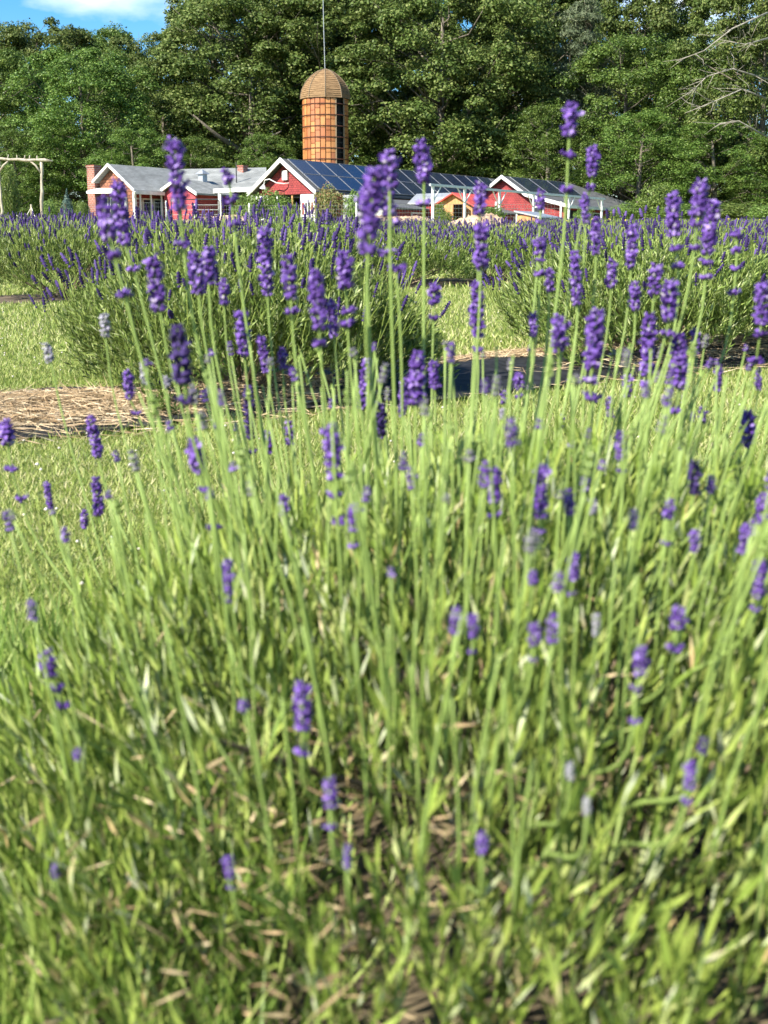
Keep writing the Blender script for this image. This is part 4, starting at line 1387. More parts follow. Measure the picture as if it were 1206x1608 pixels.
def build_trees():
    for k, (s, st, nc, per, z0, lf) in {'oak1': (11, 'oak', 235, 430, 0.06, 0.27), 'oak2': (12, 'oak', 235, 430, 0.06, 0.27), 'oak3': (13, 'oak', 235, 430, 0.16, 0.27),
                                        'maple1': (14, 'maple', 200, 470, 0.03, 0.25), 'maple2': (15, 'maple', 200, 470, 0.03, 0.25), 'maple3': (16, 'maple', 150, 260, 0.03, 0.27),
                                        'pine1': (17, 'pine', 150, 300, 0.10, 0.40)}.items():
        PROTO[k] = tree_meshes(s, 24.0, 8.0, st, nc, per, z0, lf)
    T = [
        # back of the wood
        ('maple1', -20, 52, 150, 240, 'dark maple at the far left edge of the wood', 0.3),
        ('oak2', 75, 30, 152, 210, 'tall tree under the cloud, topping the left treeline', 1.1),
        ('maple2', 165, 42, 155, 200, 'tall maple on the skyline behind the bright maple', 2.2),
        ('oak1', 245, 52, 150, 170, 'tree on the skyline where the blue sky ends', 0.9),
        ('oak2', 352, -25, 146, 200, 'back oak rising above the sky gap', 2.7),
        ('oak3', 450, -70, 150, 260, 'back oak left of the antenna mast', 4.0),
        ('oak1', 590, -80, 152, 260, 'back oak right of the antenna mast', 5.2),
        ('maple1', 700, -60, 150, 240, 'back tree between the silo and the pine', 3.3),
        ('oak2', 800, -50, 148, 220, 'back oak left of the grey-green pine', 0.2),
        ('maple2', 880, -45, 152, 200, 'back maple behind the grey-green pine', 4.4),
        ('oak3', 985, -35, 150, 220, 'back oak above the bright maples on the right', 1.9),
        ('maple1', 1045, 12, 155, 150, 'back maple beneath the small sky gap on the right', 5.5),
        ('oak1', 1150, -45, 146, 200, 'back oak behind the tree with bare branches', 3.0),
        ('maple2', 1250, -40, 150, 220, 'back maple at the right picture edge', 1.0),
        # front of the wood
        ('maple1', -5, 75, 128, 190, 'dark green maple behind the log arbor', 2.4),
        ('maple2', 140, 72, 117, 225, 'bright green maple standing left of the farmhouse', 3.4),
        ('oak3', 398, -15, 129, 285, 'great spreading oak above the farmhouse roof', 5.0),
        ('oak1', 262, 95, 130, 180, 'shaded oak between the bright maple and the great oak', 3.6),
        ('oak2', 545, -70, 131, 300, 'olive green oak directly behind the silo', 1.5),
        ('oak1', 690, -55, 122, 280, 'olive oak right of the silo with pale twigs', 0.0),
        ('oak3', 795, -20, 128, 230, 'dark oak over the gap between the two barns', 2.0),
        ('pine1', 905, -25, 124, 190, 'grey-green white pine with soft needles', 0.5),
        ('maple1', 975, 55, 119, 220, 'bright green maple above the smaller red barn', 4.1),
        ('maple2', 1075, 60, 117, 190, 'mid green maple right of the smaller red barn', 2.9),
        ('maple3', 860, 165, 114, 160, 'low bright maple just behind the smaller red barn', 1.2),
        ('oak2', 1190, -40, 112, 210, 'tall tree with long bare pale branches at right edge', 3.9),
        ('maple3', 1000, 175, 111, 170, 'low dark maple behind the far end of the red barn', 4.6),
        ('maple3', 1120, 190, 108, 190, 'low leafy maple below the bare-branched tree', 0.6),
        ('maple3', 1215, 215, 106, 150, 'low maple filling the lower right edge of the wood', 5.8),
        # undergrowth line
        ('maple3', 30, 205, 112, 150, 'small dark tree right behind the log arbor', 2.1),
        ('maple3', 105, 195, 113, 130, 'small bright tree left of the brick chimney', 3.2),
        ('maple3', 215, 200, 108, 140, 'small tree behind the farmhouse chimney', 0.1),
        ('maple3', 300, 215, 110, 150, 'small dark tree behind the farmhouse roof', 4.9),
        ('maple3', 420, 210, 113, 120, 'small dark tree behind the barn gable', 1.4),
        ('maple3', 620, 225, 124, 190, 'small tree behind the barn roof, right of the silo', 2.6),
        ('maple3', 730, 225, 122, 150, 'small dark tree behind the far end of the barn', 0.9),
    ]
    for k, px, yt, Y, w, lab, rot in T:
        put_tree(k, px, yt, Y, w, lab, rot)
    # bare limbs on the right-hand tree and the big limbs of the spreading oak
    rng = np.random.default_rng(9)
    def limb(name, pts, rads, label, twigs=0):
        base = np.asarray(pts[0])
        mb = MB(); r = [np.asarray(p) - base for p in pts]
        mb.tube(r, rads, 6)
        for _ in range(twigs):
            i = rng.integers(1, len(r)); f = rng.random()
            s = r[i - 1] + (r[i] - r[i - 1]) * f
            d = unit((r[i] - r[i - 1]) + rng.normal(size=3) * np.linalg.norm(r[i] - r[i - 1]) * 0.6) * rng.uniform(0.8, 2.6)
            mb.tube([s, s + d * 0.5 + rng.normal(size=3) * 0.12, s + d], [0.03, 0.02, 0.008], 4)
        return mb, base
    right = [o for o in bpy.data.objects if o.get('label', '').startswith('tall tree with long bare')][0]
    oak = [o for o in bpy.data.objects if o.get('label', '').startswith('great spreading')][0]
    def child(mb, base, mat, parent, nm):
        o = mb.build(nm, mat, parent, smooth=True)
        o.matrix_parent_inverse = (Matrix.Translation(parent.location) @ parent.rotation_euler.to_matrix().to_4x4() @ Matrix.Diagonal((*parent.scale, 1))).inverted()
        o.location = tuple(base)
    for (pa, n) in (([(1205, 20, 107), (1150, 45, 105), (1105, 80, 104.5), (1062, 96, 104)], 9), ([(1206, 125, 107), (1150, 108, 105), (1110, 120, 104.5), (1080, 150, 104)], 24),
                    ([(1204, 155, 106), (1165, 140, 105), (1120, 160, 104), (1075, 178, 104)], 20), ([(1206, 60, 106), (1170, 70, 105), (1130, 62, 104)], 16), ([(1204, 215, 105), (1160, 190, 104), (1120, 195, 103.5)], 12)):
        pts = [P(*q) for q in pa]
        mb, base = limb('bare_branch', pts, list(np.linspace(0.085, 0.02, len(pts))), '', n)
        child(mb, base, M['bark_pale'], right, 'bare_branch')
    for pa, r in (([(392, 262, 125), (375, 235, 122), (340, 212, 120), (303, 180, 119)], 0.42), ([(398, 262, 125), (408, 232, 122), (425, 215, 120), (442, 206, 119)], 0.40), ([(395, 250, 125), (382, 205, 123), (378, 170, 122)], 0.3)):
        pts = [P(*q) for q in pa]
        mb, base = limb('limb', pts, list(np.linspace(r, r * 0.12, len(pts))), '', 5)
        child(mb, base, M['bark'], oak, 'limb')


def leaf_ball(seed, n, size, mat, shape=1.0, stems=10, flowers=None):
    """unit shrub: leaves through a lumpy ball of radius 1 standing on the ground"""
    rng = np.random.default_rng(seed)
    d = unit(rng.normal(size=(n, 3)))
    r = rng.random(n) ** 0.4 * (1 + 0.2 * np.sin(4 * d[:, 0] + seed) * np.sin(5 * d[:, 1]) + 0.12 * np.sin(9 * d[:, 2] + 3 * d[:, 0]))
    pos = d * r[:, None] + np.array((0, 0, 0.95))
    if shape < 1:   # cone
        pos[:, :2] *= (1.05 - pos[:, 2:3] / 2.1).clip(0.05, 1)
    V, Q = cards(pos, unit(d + rng.normal(size=(n, 3)) * 0.7), rng.uniform(0.6, 1.3, n) * size, rng, 0.55)
    fol = mesh_np('foliage', V, [Q], mat)
    mb = MB()
    for _ in range(stems):
        e = unit(rng.normal(size=3)) * 0.7 + np.array((0, 0, 1.0)); e[2] = abs(e[2])
        mb.tube([np.array((e[0] * 0.1, e[1] * 0.1, -0.05)), e * np.array((0.5, 0.5, 0.55)), e], [0.04, 0.03, 0.012], 4)
    return fol, mb.mesh('stems', M['wood_twig'])


def build_shrubs():
    S = {'round': leaf_ball(1, 3500, 0.13, M['shrub']), 'loose': leaf_ball(2, 2600, 0.16, M['shrub'], stems=24), 'red': leaf_ball(3, 4200, 0.11, M['shrub_red'], stems=30), 'spruce': leaf_ball(4, 3500, 0.12, M['spruce'], shape=0.5), 'lush': leaf_ball(5, 4500, 0.12, M['shrub'])}
    def put(kind, px, ytop, Y, wpx, label, name='shrub', depth=1.0, sink=0.0):
        c = G(px, Y); h = P(px, ytop, Y)[2] - c[2] + sink; w = wpx / F_PX * Y / 2
        e = empty(name, c - ZX * sink); e.scale = (w, w * depth, h / 1.95)
        e.rotation_euler = (0, 0, (px * 0.37) % 6.28)
        tag(e, label, 'shrub', 'shrubs around the farm buildings')
        f, s = S[kind]
        o = link(bpy.data.objects.new('foliage', f), e); o['kind'] = 'stuff'
        link(bpy.data.objects.new('stems', s), e)
    put('red', 515, 291, 81, 72, 'large climbing shrub with reddish stems against the barn', depth=0.6)
    put('loose', 560, 300, 80, 40, 'loose green bush right of the climbing shrub', depth=0.6)
    put('round', 425, 297, 80, 46, 'green shrub in front of the open barn bay')
    put('loose', 400, 305, 79, 30, 'thin green shrub before the left white barn screen')
    put('round', 450, 312, 74, 40, 'low green shrub below the barn bay')
    put('loose', 385, 304, 82, 34, 'small leafy tree between the farmhouse and barn bay')
    put('round', 80, 312, 75, 22, 'clipped ball shrub just right of the arbor post', name='topiary_shrub')
    put('round', 80, 299, 76, 13, 'upper ball of the clipped topiary right of the arbor', name='topiary_shrub', sink=-1.0) if False else None
    put('spruce', 107, 299, 82, 30, 'small blue spruce between the arbor and the chimney', name='spruce_shrub')
    put('lush', 131, 316, 70, 22, 'bright green rounded bush at the foot of the chimney')
    put('lush', 100, 315, 90, 60, 'dark bush low behind the blue spruce')
    put('lush', 20, 262, 60, 34, 'tall yellowish green bush inside the log arbor', depth=0.7)
    put('spruce', 266, 330, 66, 18, 'tiny grey-blue shrub before the red farmhouse wing', name='spruce_shrub')
    put('loose', 690, 318, 78, 22, 'small bush left of the cedar shed')
    put('round', 700, 331, 60, 26, 'low green bush before the cedar shed')
    put('loose', 775, 323, 52, 40, 'wispy grey green bush beside the second pergola post')
    put('lush', 1030, 288, 100, 66, 'rounded yellow green bush right of the small barn')
    put('lush', 915, 327, 62, 34, 'bright bush before the small red barn door')
    put('loose', 962, 331, 60, 30, 'light green bush under the small barn eave')
    put('lush', 1070, 322, 90, 90, 'wide low bush at the edge of the wood on the right')
    put('lush', 1150, 318, 92, 90, 'wide dark bush below the right-hand trees')
    put('lush', 1200, 322, 88, 60, 'bush at the right edge at the foot of the wood')
    put('lush', 985, 318, 100, 50, 'bush standing off the far end of the small barn')
    # tall flowering field on the right: leafy mass with yellow heads
    rng = np.random.default_rng(21)
    n = 16000
    y = rng.uniform(24, 60, n); px = rng.uniform(850, 1240, n) + (60 - y) * 1.0
    x = (px - CX) / F_PX * y
    h = rng.uniform(0.2, 0.5, n) * np.where(y > 44, 0.9, 0.8)
    base = np.stack([x, y, gz(x, y)], -1)
    d = rng.normal(size=(n, 3)) * 0.3 + ZX
    V, Q = blades(base, d, h, rng.uniform(0.05, 0.13, n), rng)
    o = obj_np('field_plants', V, [Q], M['field']); tag(o, 'pale green leafy crop in the field on the right', 'crop', kind='stuff')
    m = 420
    ix = rng.choice(n, m, replace=False); ix = ix[(y[ix] > 42)]
    pos = base[ix] + unit(d[ix]) * (h[ix] * 1.02)[:, None]
    V, Q = cards(pos, rng.normal(size=(len(ix), 3)) * 0.4 + ZX - np.array((0, 0.8, 0)), rng.uniform(0.06, 0.12, len(ix)), rng, 0.8)
    o = obj_np('yellow_flowers', V, [Q], M['yellow']); tag(o, 'small yellow flowers above the pale crop on the right', 'flowers', kind='stuff')


build_trees()
build_shrubs()

# ------------------------------------------------------------------ the lavender plant in front of the lens
PC = np.array((0.16, 1.05))      # middle of the leafy dome
FC = np.array((0.04, 1.02))      # the stalks fan out from here
PR, PH = 0.58, 0.318


def dome(x, y):
    dy = np.asarray(y) - PC[1]
    r = np.hypot((np.asarray(x) - PC[0]), np.where(dy < 0, dy * 0.84, dy * 1.05))
    return PH * np.clip(1 - (r / PR) ** 2.2, 0.02, 1) ** 0.62 + gz(x, y)


# flower heads as they stand: top x,y  bottom x,y  width, then the whorls that sit apart below; all photo pixels
HEADS = [
    (273, 215, 283, 332, 30, [(288, 387)]), (183, 277, 197, 387, 26, [(210, 425)]), (160, 307, 173, 378, 30, [(180, 405), (197, 465)]),
    (353, 265, 361, 290, 26, [(364, 318), (368, 355)]), (238, 400, 252, 490, 28, []), (305, 393, 312, 463, 26, []), (328, 387, 328, 447, 26, []),
    (351, 435, 352, 480, 18, []), (277, 505, 290, 605, 34, [(293, 632)]), (378, 484, 384, 560, 24, []), (612, 232, 612, 300, 30, []),
    (589, 256, 580, 375, 36, [(578, 395)]), (575, 290, 577, 355, 30, [(577, 400)]), (600, 275, 611, 340, 30, [(618, 355), (605, 400), (622, 425)]),
    (662, 218, 666, 290, 26, [(666, 322)]), (415, 352, 420, 465, 24, []), (452, 398, 457, 470, 28, [(458, 492)]), (495, 420, 502, 520, 30, [(503, 542)]),
    (540, 392, 543, 455, 28, [(546, 490), (546, 512)]), (520, 470, 525, 530, 18, []), (754, 284, 753, 340, 23, []), (757, 345, 755, 425, 27, []),
    (749, 437, 750, 530, 25, [(751, 552)]), (681, 442, 682, 480, 22, [(681, 502)]), (408, 525, 420, 588, 18, []), (443, 545, 444, 580, 16, []),
    (577, 560, 571, 643, 22, []), (657, 548, 653, 637, 30, []), (634, 592, 632, 655, 15, []), (681, 566, 683, 612, 18, []), (597, 630, 598, 688, 20, []),
    (518, 665, 524, 735, 31, [(525, 752), (526, 782), (530, 822)]), (453, 660, 456, 700, 17, []), (421, 675, 421, 712, 18, []), (445, 775, 446, 810, 16, []),
    (556, 790, 555, 835, 22, [(555, 860)]), (777, 735, 777, 790, 24, [(777, 812)]), (897, 158, 894, 215, 27, [(892, 247), (890, 300)]),
    (931, 228, 930, 280, 22, [(927, 298), (918, 322)]), (849, 298, 849, 330, 18, [(848, 350)]), (848, 372, 848, 410, 22, [(848, 432)]), (919, 303, 919, 350, 15, []),
    (936, 340, 936, 400, 18, []), (994, 349, 991, 423, 20, []), (1056, 300, 1058, 372, 26, [(1062, 392), (1065, 420)]), (1102, 279, 1096, 340, 28, [(1094, 355), (1090, 392)]),
    (1120, 311, 1110, 400, 25, [(1109, 415), (1108, 438)]), (1156, 360, 1156, 376, 22, [(1157, 396), (1156, 424), (1152, 463)]), (962, 406, 960, 452, 18, []),
    (902, 391, 906, 480, 19, []), (863, 420, 863, 460, 16, []), (1030, 412, 1027, 465, 25, []), (1052, 437, 1050, 505, 28, [(1045, 526)]), (997, 440, 998, 488, 20, []),
    (1199, 440, 1195, 510, 28, [(1193, 528), (1187, 570)]), (877, 491, 878, 552, 30, []), (937, 484, 930, 580, 31, [(926, 600), (929, 628)]), (1020, 490, 1016, 590, 26, [(1013, 606)]),
    (1066, 520, 1068, 612, 28, [(1060, 648)]), (1095, 515, 1090, 560, 18, []), (837, 490, 837, 530, 15, []), (814, 583, 814, 612, 16, [(814, 625)]), (987, 585, 984, 625, 19, []),
    (956, 622, 957, 656, 14, []), (975, 678, 974, 722, 21, [(974, 742)]), (1103, 637, 1103, 665, 17, []), (1174, 642, 1176, 703, 27, []), (1130, 570, 1126, 615, 14, []),
    (1192, 590, 1191, 612, 13, []), (1091, 722, 1090, 777, 21, []), (1117, 745, 1115, 775, 16, []), (850, 728, 847, 815, 27, [(846, 838)]), (893, 766, 895, 812, 20, []),
    (1052, 784, 1050, 815, 21, [(1046, 856)]), (1091, 830, 1090, 868, 17, []), (1200, 772, 1196, 822, 24, []), (1171, 822, 1167, 870, 20, []), (1195, 876, 1190, 940, 24, [(1185, 958)]),
    (902, 866, 899, 912, 22, [(898, 935)]), (837, 895, 836, 918, 18, []), (840, 977, 839, 1015, 22, [(836, 1038)]), (742, 963, 743, 1003, 20, [(741, 1025)]),
    (1066, 952, 1063, 990, 29, [(1060, 1022)]), (1008, 1013, 1005, 1062, 25, [(998, 1084), (996, 1135)]), (1106, 1155, 1103, 1185, 20, []), (1086, 1195, 1082, 1240, 24, [(1078, 1260)]),
    (474, 1070, 476, 1148, 34, [(474, 1185)]), (518, 1220, 519, 1268, 26, [(520, 1300)]), (755, 1306, 757, 1340, 20, []), (546, 1325, 545, 1365, 14, []), (357, 1343, 362, 1380, 19, [(364, 1396)]),
    (86, 1357, 87, 1380, 14, []), (72, 1020, 82, 1065, 29, [(90, 1085), (100, 1112)]), (122, 1175, 121, 1195, 18, []), (357, 876, 358, 935, 20, [(357, 945)]),
    (303, 683, 312, 745, 30, [(322, 772), (338, 832)]), (9, 655, 13, 700, 26, [(18, 738), (33, 786)]), (141, 650, 155, 720, 20, []), (150, 748, 156, 810, 20, []),
    (132, 800, 133, 830, 15, []), (72, 755, 80, 800, 13, []), (200, 580, 204, 628, 18, [(216, 650)]), (390, 602, 393, 690, 19, [(397, 712)]),
]
FADED = [(163, 490, 166, 530, 17, []), (72, 537, 80, 570, 17, []), (225, 565, 229, 605, 15, []), (931, 780, 931, 808, 15, []), (937, 962, 937, 1000, 15, []), (895, 1196, 895, 1225, 16, []), (922, 1250, 922, 1280, 15, []), (790, 640, 789, 660, 12, []), (260, 590, 262, 610, 14, [])]

OCTA_V = np.array([(0, 0, 0), (0.5, 0, 0.55), (0, 0.5, 0.55), (-0.5, 0, 0.55), (0, -0.5, 0.55), (0, 0, 1.0)])
OCTA_F = [np.array([(0, 2, 1), (0, 3, 2), (0, 4, 3), (0, 1, 4), (5, 1, 2), (5, 2, 3), (5, 3, 4), (5, 4, 1)])]


def spike_arrays(rng, whorls):
    """whorls: list of (centre, axis, radius, height) -> floret arrays"""
    pos, ax, ln, wd = [], [], [], []
    for c, d, r, hh in whorls:
        d = unit(np.asarray(d, float))
        n = int(rng.integers(12, 17))
        for k in range(n):
            a = 2 * math.pi * k / n + rng.uniform(-0.25, 0.25)
            s = unit(np.cross(d, (0.3, 0.9, 0.2))); t = np.cross(d, s)
            o = s * math.cos(a) + t * math.sin(a)
            up = rng.uniform(0.35, 1.25)
            v = unit(o + d * up)
            pos.append(c + o * r * 0.12 + d * (rng.uniform(-0.5, 0.25) * hh))
            ax.append(v); ln.append(r * rng.uniform(0.72, 1.12)); wd.append(r * rng.uniform(0.40, 0.58))
    ln, wd = np.array(ln), np.array(wd)
    V, F = stamp(OCTA_V, OCTA_F, np.array(pos), np.array(ax), ln, rng, rad=wd)
    # open lips: small spread petals at the end of a third of the florets
    pk = rng.random(len(pos)) < 0.5
    q = np.array(pos)[pk] + np.array(ax)[pk] * (ln[pk] * 0.95)[:, None]
    Vp, Qp = cards(q, np.array(ax)[pk] + rng.normal(size=(pk.sum(), 3)) * 0.45, ln[pk] * rng.uniform(0.5, 0.85, pk.sum()), rng, 0.85)
    mb = MB()
    cs = sorted([w[0] for w in whorls], key=lambda c: c[2])
    mb.tube(cs, 0.0011, 4)
    Vr = np.array(mb.v); Fr = [np.array([f for f in mb.f if len(f) == 4])]
    return join([(V, F, 0), (Vp, [Qp], 0), (Vr, Fr, 1)])


def stalk_curve(top, tangent, root, n=9):
    """from the root up to the head, arriving along the tangent"""
    L = np.linalg.norm(top - root)
    p0, p3 = root, top
    p1 = root + np.array((0, 0, L * 0.4)) + (top - root) * np.array((0.12, 0.12, 0))
    p2 = top - tangent * L * 0.35
    return [((1 - t) ** 3) * p0 + 3 * (1 - t) ** 2 * t * p1 + 3 * (1 - t) * t * t * p2 + t ** 3 * p3 for t in np.linspace(0, 1, n)]


def build_foreground():
    rng = np.random.default_rng(77)
    e = empty('lavender_plant', (PC[0], PC[1], float(gz(PC[0], PC[1]))))
    tag(e, 'large blurred lavender plant with tall purple flower spikes nearest the viewer', 'lavender')
    base = np.array(e.location)

    def head(h, mat, calyx=False):
        xt, yt, xb, yb, w, low = h
        d = float(np.clip(F_PX * 0.0145 / max(w - 4, 6), 0.86, 1.42)) * rng.uniform(0.97, 1.03)
        # keep it in front of the leafy dome
        lowest = low[-1] if low else (xb, yb)
        dd = 0.5
        while dd < d:
            q = P(lowest[0], lowest[1], dd)
            if q[2] < dome(q[0], q[1]) + 0.025:
                break
            dd += 0.01
        d = min(d, max(dd - 0.01, 0.52))
        top, bot = P(xt, yt, d), P(xb, yb, d)
        # lean a little in depth as the fan does
        r = (w - 1.0) / 2 / F_PX * d * 1.1
        L = np.linalg.norm(top - bot)
        axis = unit(top - bot)
        nW = max(2, int(round(L / (r * 0.74))))
        wh = []
        for k in range(nW):
            f = (k + 0.35) / nW
            taper = 1.0 if k < nW - 1 else 0.72
            if k == 0: taper = 0.92
            wh.append((bot + (top - bot) * f * 0.97, axis, r * taper * rng.uniform(0.92, 1.06), r * 0.8))
        end = bot
        for (lx, ly) in low:
            c = P(lx, ly, d)
            wh.append((c, axis, r * rng.uniform(0.82, 0.98), r * 0.5)); end = c
        tan = unit(bot - end) if low else axis
        tan = unit(tan + np.array((0, 0, 0.35)))
        # the stalk
        ft = np.array((end[0] - FC[0], end[1] - FC[1]))
        rf = 0.80
        rt = np.array((FC[0] + ft[0] * rf, FC[1] + ft[1] * rf + 0.02, 0))
        rt[2] = max(min(float(dome(rt[0], rt[1])) - 0.05, end[2] - 0.1), 0.02)
        curve = stalk_curve(end, tan, rt)
        mb = MB()
        # from the lowest whorl through the rest to the tip
        pts = [c - base for c in curve]
        for c, _, _, _ in reversed(wh[nW:-1] if low else []):
            pts.append(c - base)
        if low: pts.append(bot - base)
        pts.append(top - axis * r - base)
        rs = 0.0012 * rng.uniform(0.9, 1.2)
        mb.tube(pts, [rs * (1.15 - 0.4 * i / len(pts)) for i in range(len(pts))], 5)
        st = mb.build('flower_stalk', M['stem'], e, smooth=True)
        V, F, mi = spike_arrays(rng, [(c - base, a, rr_, hh) for c, a, rr_, hh in wh])
        obj_np('flower_spike', V, F, [mat, M['stem']], st, mi)

    dark = {(1091, 722), (1106, 1155), (390, 602), (597, 630), (277, 505)}
    for h in HEADS:
        head(h, M['bloom_dark'] if (h[0], h[1]) in dark else M['bloom'])
    for h in FADED:
        head(h, M['bloom_pale'])

    # further stalks with small or unopened heads, mostly on the far and right-hand side
    k = 0
    while k < 250:
        a = rng.uniform(0, 6.28); q = math.sqrt(rng.random()) * 0.46
        x, y = PC[0] + q * math.cos(a), PC[1] + q * math.sin(a)
        z0 = float(dome(x, y)) - 0.03
        out = np.array((x - FC[0], y - FC[1], 0)) * 0.45
        L = rng.uniform(0.06, 0.17) + 0.06 * (y > PC[1])
        top = np.array((x, y, z0)) + unit(out + np.array((0, 0, 0.55)) + rng.normal(size=3) * 0.05) * L
        tx, ty, _ = pix(top)
        if ty < 540 or tx < -40 or tx > 1250: 
            continue
        if tx < 170 and ty < 800: 
            continue
        k += 1
        ax = unit(top - np.array((x, y, z0)))
        curve = stalk_curve(top, ax, np.array((x, y, z0)) - np.array((0, 0, 0.03)), 6)
        mb = MB(); mb.tube([c - base for c in curve], [0.00105] * 5 + [0.0008], 5)
        st = mb.build('flower_stalk', M['stem'], e, smooth=True)
        u = rng.random()
        if u < (0.62 if ty < 880 else 0.16):
            r = rng.uniform(0.0028, 0.0046); n = int(rng.integers(2, 5))
            wh = [(top - base + ax * r * 1.1 * i, ax, r * (1 if i < n - 1 else 0.7), r * 0.7) for i in range(n)]
            V, F, mi = spike_arrays(rng, wh)
            obj_np('flower_spike', V, F, [M['bloom'] if u < 0.34 else (M['calyx'] if u < 0.5 else M['stem']), M['stem']], st, mi)

    # leaves: shoots over the dome, each with narrow pairs
    ns, nl = 6200, 16
    a = rng.uniform(0, 6.28, ns); q = np.sqrt(rng.random(ns)) * PR * 1.0
    x, y = PC[0] + q * np.cos(a), PC[1] + q * np.sin(a) / np.where(np.sin(a) < 0, 0.84, 1.05)
    vis = rng.random(ns)
    z = dome(x, y) * np.where(vis < 0.75, rng.uniform(0.85, 1.06, ns), rng.uniform(0.4, 0.85, ns))
    gap = np.sin(23 * x + 2 * np.sin(17 * y)) * np.sin(19 * y + 1.7 * np.sin(21 * x)) + 0.35 * rng.normal(size=ns)
    z = np.where(gap < -0.25, z * 0.55, z)
    keep = ~((gap < -0.35) & (y < PC[1] + 0.1) & (rng.random(ns) < 0.6))
    bare = np.exp(-((x + 0.06) ** 2 / 0.013 + (y - 0.69) ** 2 / 0.010)) * 0.85 + np.exp(-((x - 0.06) ** 2 / 0.012 + (y - 0.86) ** 2 / 0.004)) * 0.6
    keep &= rng.random(ns) > bare
    x, y, z, vis = x[keep], y[keep], z[keep], vis[keep]; ns = len(x)
    tip = np.stack([x, y, z], -1)
    d = unit(np.stack([(x - FC[0]) * 0.9, (y - FC[1]) * 0.7, np.full(ns, 0.85)], -1) + rng.normal(size=(ns, 3)) * 0.15)
    along = rng.random((ns, nl)) ** 0.8
    pos = tip[:, None] - d[:, None] * (along * 0.11)[..., None]
    s = unit(rng.normal(size=(ns, nl, 3)))
    s = unit(s - d[:, None] * (s * d[:, None]).sum(-1, keepdims=True))
    ld = (d[:, None] * rng.uniform(1.2, 2.6, (ns, nl, 1)) + s * rng.uniform(0.25, 0.85, (ns, nl, 1))).reshape(-1, 3)
    pos = pos.reshape(-1, 3)
    n = len(pos)
    L = rng.uniform(0.015, 0.036, n); W = rng.uniform(0.0022, 0.0038, n)
    L *= 1 + 0.35 * (pos[:, 1] > PC[1])
    # upright fresh growth on the far side of the crown shows lighter
    fresh = rng.random(n) < (0.15 + 0.45 * ((pos[:, 1] > PC[1] - 0.1) & (along.reshape(-1) < 0.5)))
    # the three hundred that show largest become leaves of their own
    px, py, dz = pix(pos + unit(ld) * L[:, None] * 0.5)
    inside = (px > 5) & (px < 1200) & (py > 600) & (py < 1600) & (along.reshape(-1) < 0.35) & (vis.repeat(nl) < 0.75)
    score = np.where(inside, L / dz, 0)
    big = np.argsort(-score)[:300]
    mask = np.ones(n, bool); mask[big] = False
    for sel, mat, nm in ((mask & ~fresh, M['lav_leaf'], 'foliage'), (mask & fresh, M['lav_fresh'], 'fresh_foliage')):
        fc = np.stack([(pos[sel, 0] - PC[0]) * 1.5, (pos[sel, 1] - PC[1]) * 1.5, np.full(sel.sum(), 0.8)], -1) + rng.normal(size=(sel.sum(), 3)) * 0.5
        V, Q = blades(pos[sel] - base, ld[sel], L[sel], W[sel], rng, fold=0.2, face=fc)
        o = obj_np(nm, V, [Q], mat, e); o['kind'] = 'stuff'
    lm = {}
    for key, mat in (('old', M['lav_leaf']), ('new', M['lav_fresh'])):
        V = np.array([(0, 0, 0), (0.5, 0.3, 0.18), (0.42, 0.72, 0.2), (0, 1, 0.1), (-0.42, 0.72, 0.2), (-0.5, 0.3, 0.18), (0, 0.35, 0), (0, 0.75, 0.05)], float)
        lm[key] = mesh_np('leaf', V, [np.array([(0, 1, 6, 5), (6, 1, 2, 7), (5, 6, 7, 4)]), np.array([(7, 2, 3), (4, 7, 3)])], mat)
    for i in big:
        o = bpy.data.objects.new('leaf', lm['new' if fresh[i] else 'old'])
        yv = unit(ld[i]); xv = unit(np.cross(yv, np.array((0, -0.5, 1.0)) + rng.normal(size=3) * 0.5)); zv = np.cross(xv, yv)
        mt = Matrix.Identity(4)
        for k in range(3):
            mt[k][0], mt[k][1], mt[k][2], mt[k][3] = xv[k] * W[i], yv[k] * L[i], zv[k] * W[i], pos[i][k] - base[k]
        link(o, e); o.matrix_local = mt
    # shoot stems and woody heart
    mb = MB()
    for i in range(0, ns, 3):
        t0 = tip[i] - d[i] * 0.09 - base
        mb.tube([t0, tip[i] - base - d[i] * 0.01], [0.0012, 0.0009], 3, caps=False)
    o = mb.build('shoot_stems', M['stem'], e); o['kind'] = 'stuff'
    mb = MB()
    for i in range(70):
        a = rng.uniform(0, 6.28); q = rng.uniform(0.1, 0.5)
        x, y = PC[0] + q * math.cos(a), PC[1] + q * math.sin(a)
        t = np.array((x, y, float(dome(x, y)) * rng.uniform(0.5, 0.85))) - base
        mb.tube([t * np.array((0.1, 0.1, 0)), t * np.array((0.55, 0.55, 0.5)) + rng.normal(size=3) * 0.01, t], [0.006, 0.0045, 0.002], 5)
    mb.build('woody_stems', M['wood_twig'], e)

    # soil under the plant, coloured dark to stand in for shade between leaves
    ang = np.linspace(0, 2 * math.pi, 49)[:-1]
    rad = 0.50 + 0.03 * np.sin(5 * ang) + 0.02 * np.sin(11 * ang)
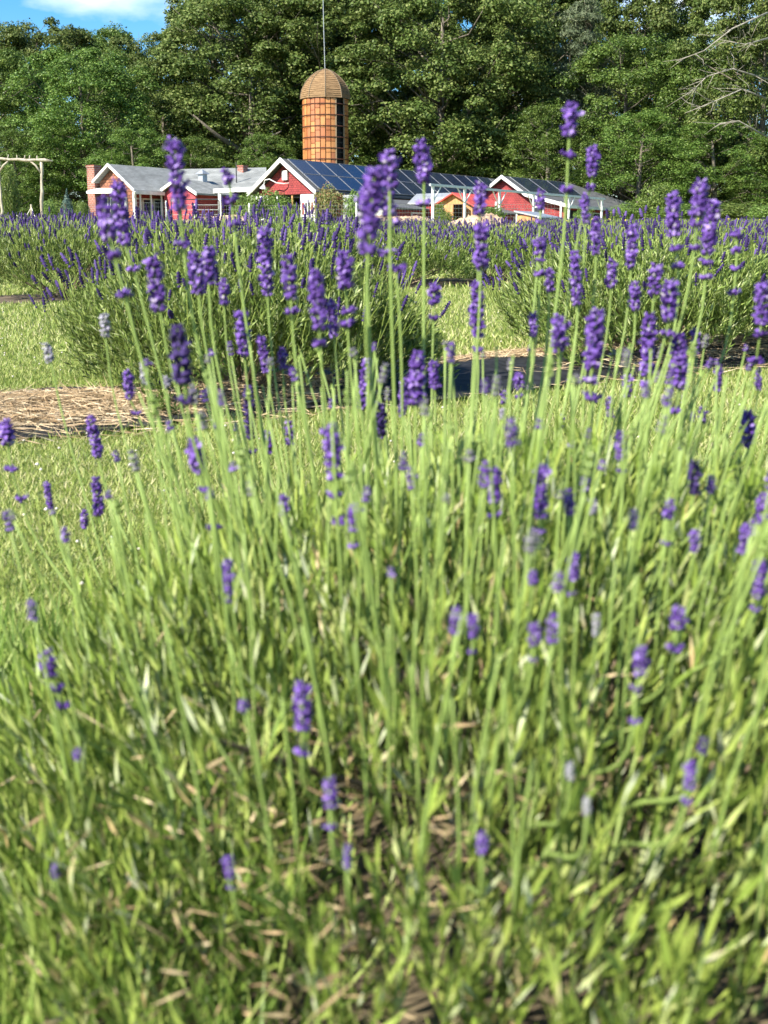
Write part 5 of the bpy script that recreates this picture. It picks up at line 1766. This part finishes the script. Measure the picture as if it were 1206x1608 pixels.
    V = [(PC[0], PC[1], float(gz(PC[0], PC[1])) + 0.02)] + [(PC[0] + r * math.cos(t), PC[1] + r * math.sin(t), float(gz(PC[0] + r * math.cos(t), PC[1] + r * math.sin(t))) + 0.006) for t, r in zip(ang, rad)]
    o = obj_np('soil_patch', np.array(V), [np.array([(0, 1 + i, 1 + (i + 1) % 48) for i in range(48)])], noise_mat('plant_soil', (0.03, 0.022, 0.014), (0.13, 0.10, 0.06), scale=40, rough=0.95, bump=0.6))
    tag(o, kind='structure')

    # dry litter under and in the near side of the plant
    n = 9000
    a = rng.uniform(0, 6.28, n); q = np.sqrt(rng.random(n)) * 0.62
    x, y = PC[0] + q * np.cos(a), PC[1] + q * np.sin(a)
    dense = 2.0 * np.exp(-((x + 0.06) ** 2 / 0.014 + (y - 0.69) ** 2 / 0.012)) + 0.5 * np.exp(-((x + 0.10) ** 2 / 0.025 + (y - 0.72) ** 2 / 0.025)) + 0.35 * np.exp(-((x - 0.1) ** 2 / 0.02 + (y - 0.85) ** 2 / 0.01))
    keep = rng.random(n) < 0.03 + 0.85 * dense
    x, y = x[keep], y[keep]; n = len(x)
    z = gz(x, y) + (dome(x, y) - gz(x, y)) * rng.uniform(0.3, 0.85, n)
    dd = rng.normal(size=(n, 3)) * np.array((1, 1, 0.5))
    V, Q = blades(np.stack([x, y, z], -1), dd, rng.uniform(0.008, 0.034, n), rng.uniform(0.0011, 0.0030, n), rng)
    o = obj_np('dry_litter', V, [Q], M['dry']); tag(o, 'dry tan leaf and twig litter caught in the nearest plant', 'litter', kind='stuff')

    # weedy grass at the left foot of the plant
    n = 6400
    y = rng.uniform(0.62, 1.5, n); x = PC[0] - rng.uniform(0.22, 0.68, n)
    base2 = np.stack([x, y, gz(x, y) + 0.0], -1)
    dd = rng.normal(size=(n, 3)) * 0.42 + ZX
    V, Q = blades(base2, dd, rng.uniform(0.03, 0.13, n) * np.where(rng.random(n) < 0.15, 1.35, 1.0), rng.uniform(0.0018, 0.0036, n), rng)
    o = obj_np('weedy_grass', V, [Q], M['weed']); tag(o, 'tall fresh grass growing at the left foot of the nearest plant', 'grass', kind='stuff')


build_foreground()
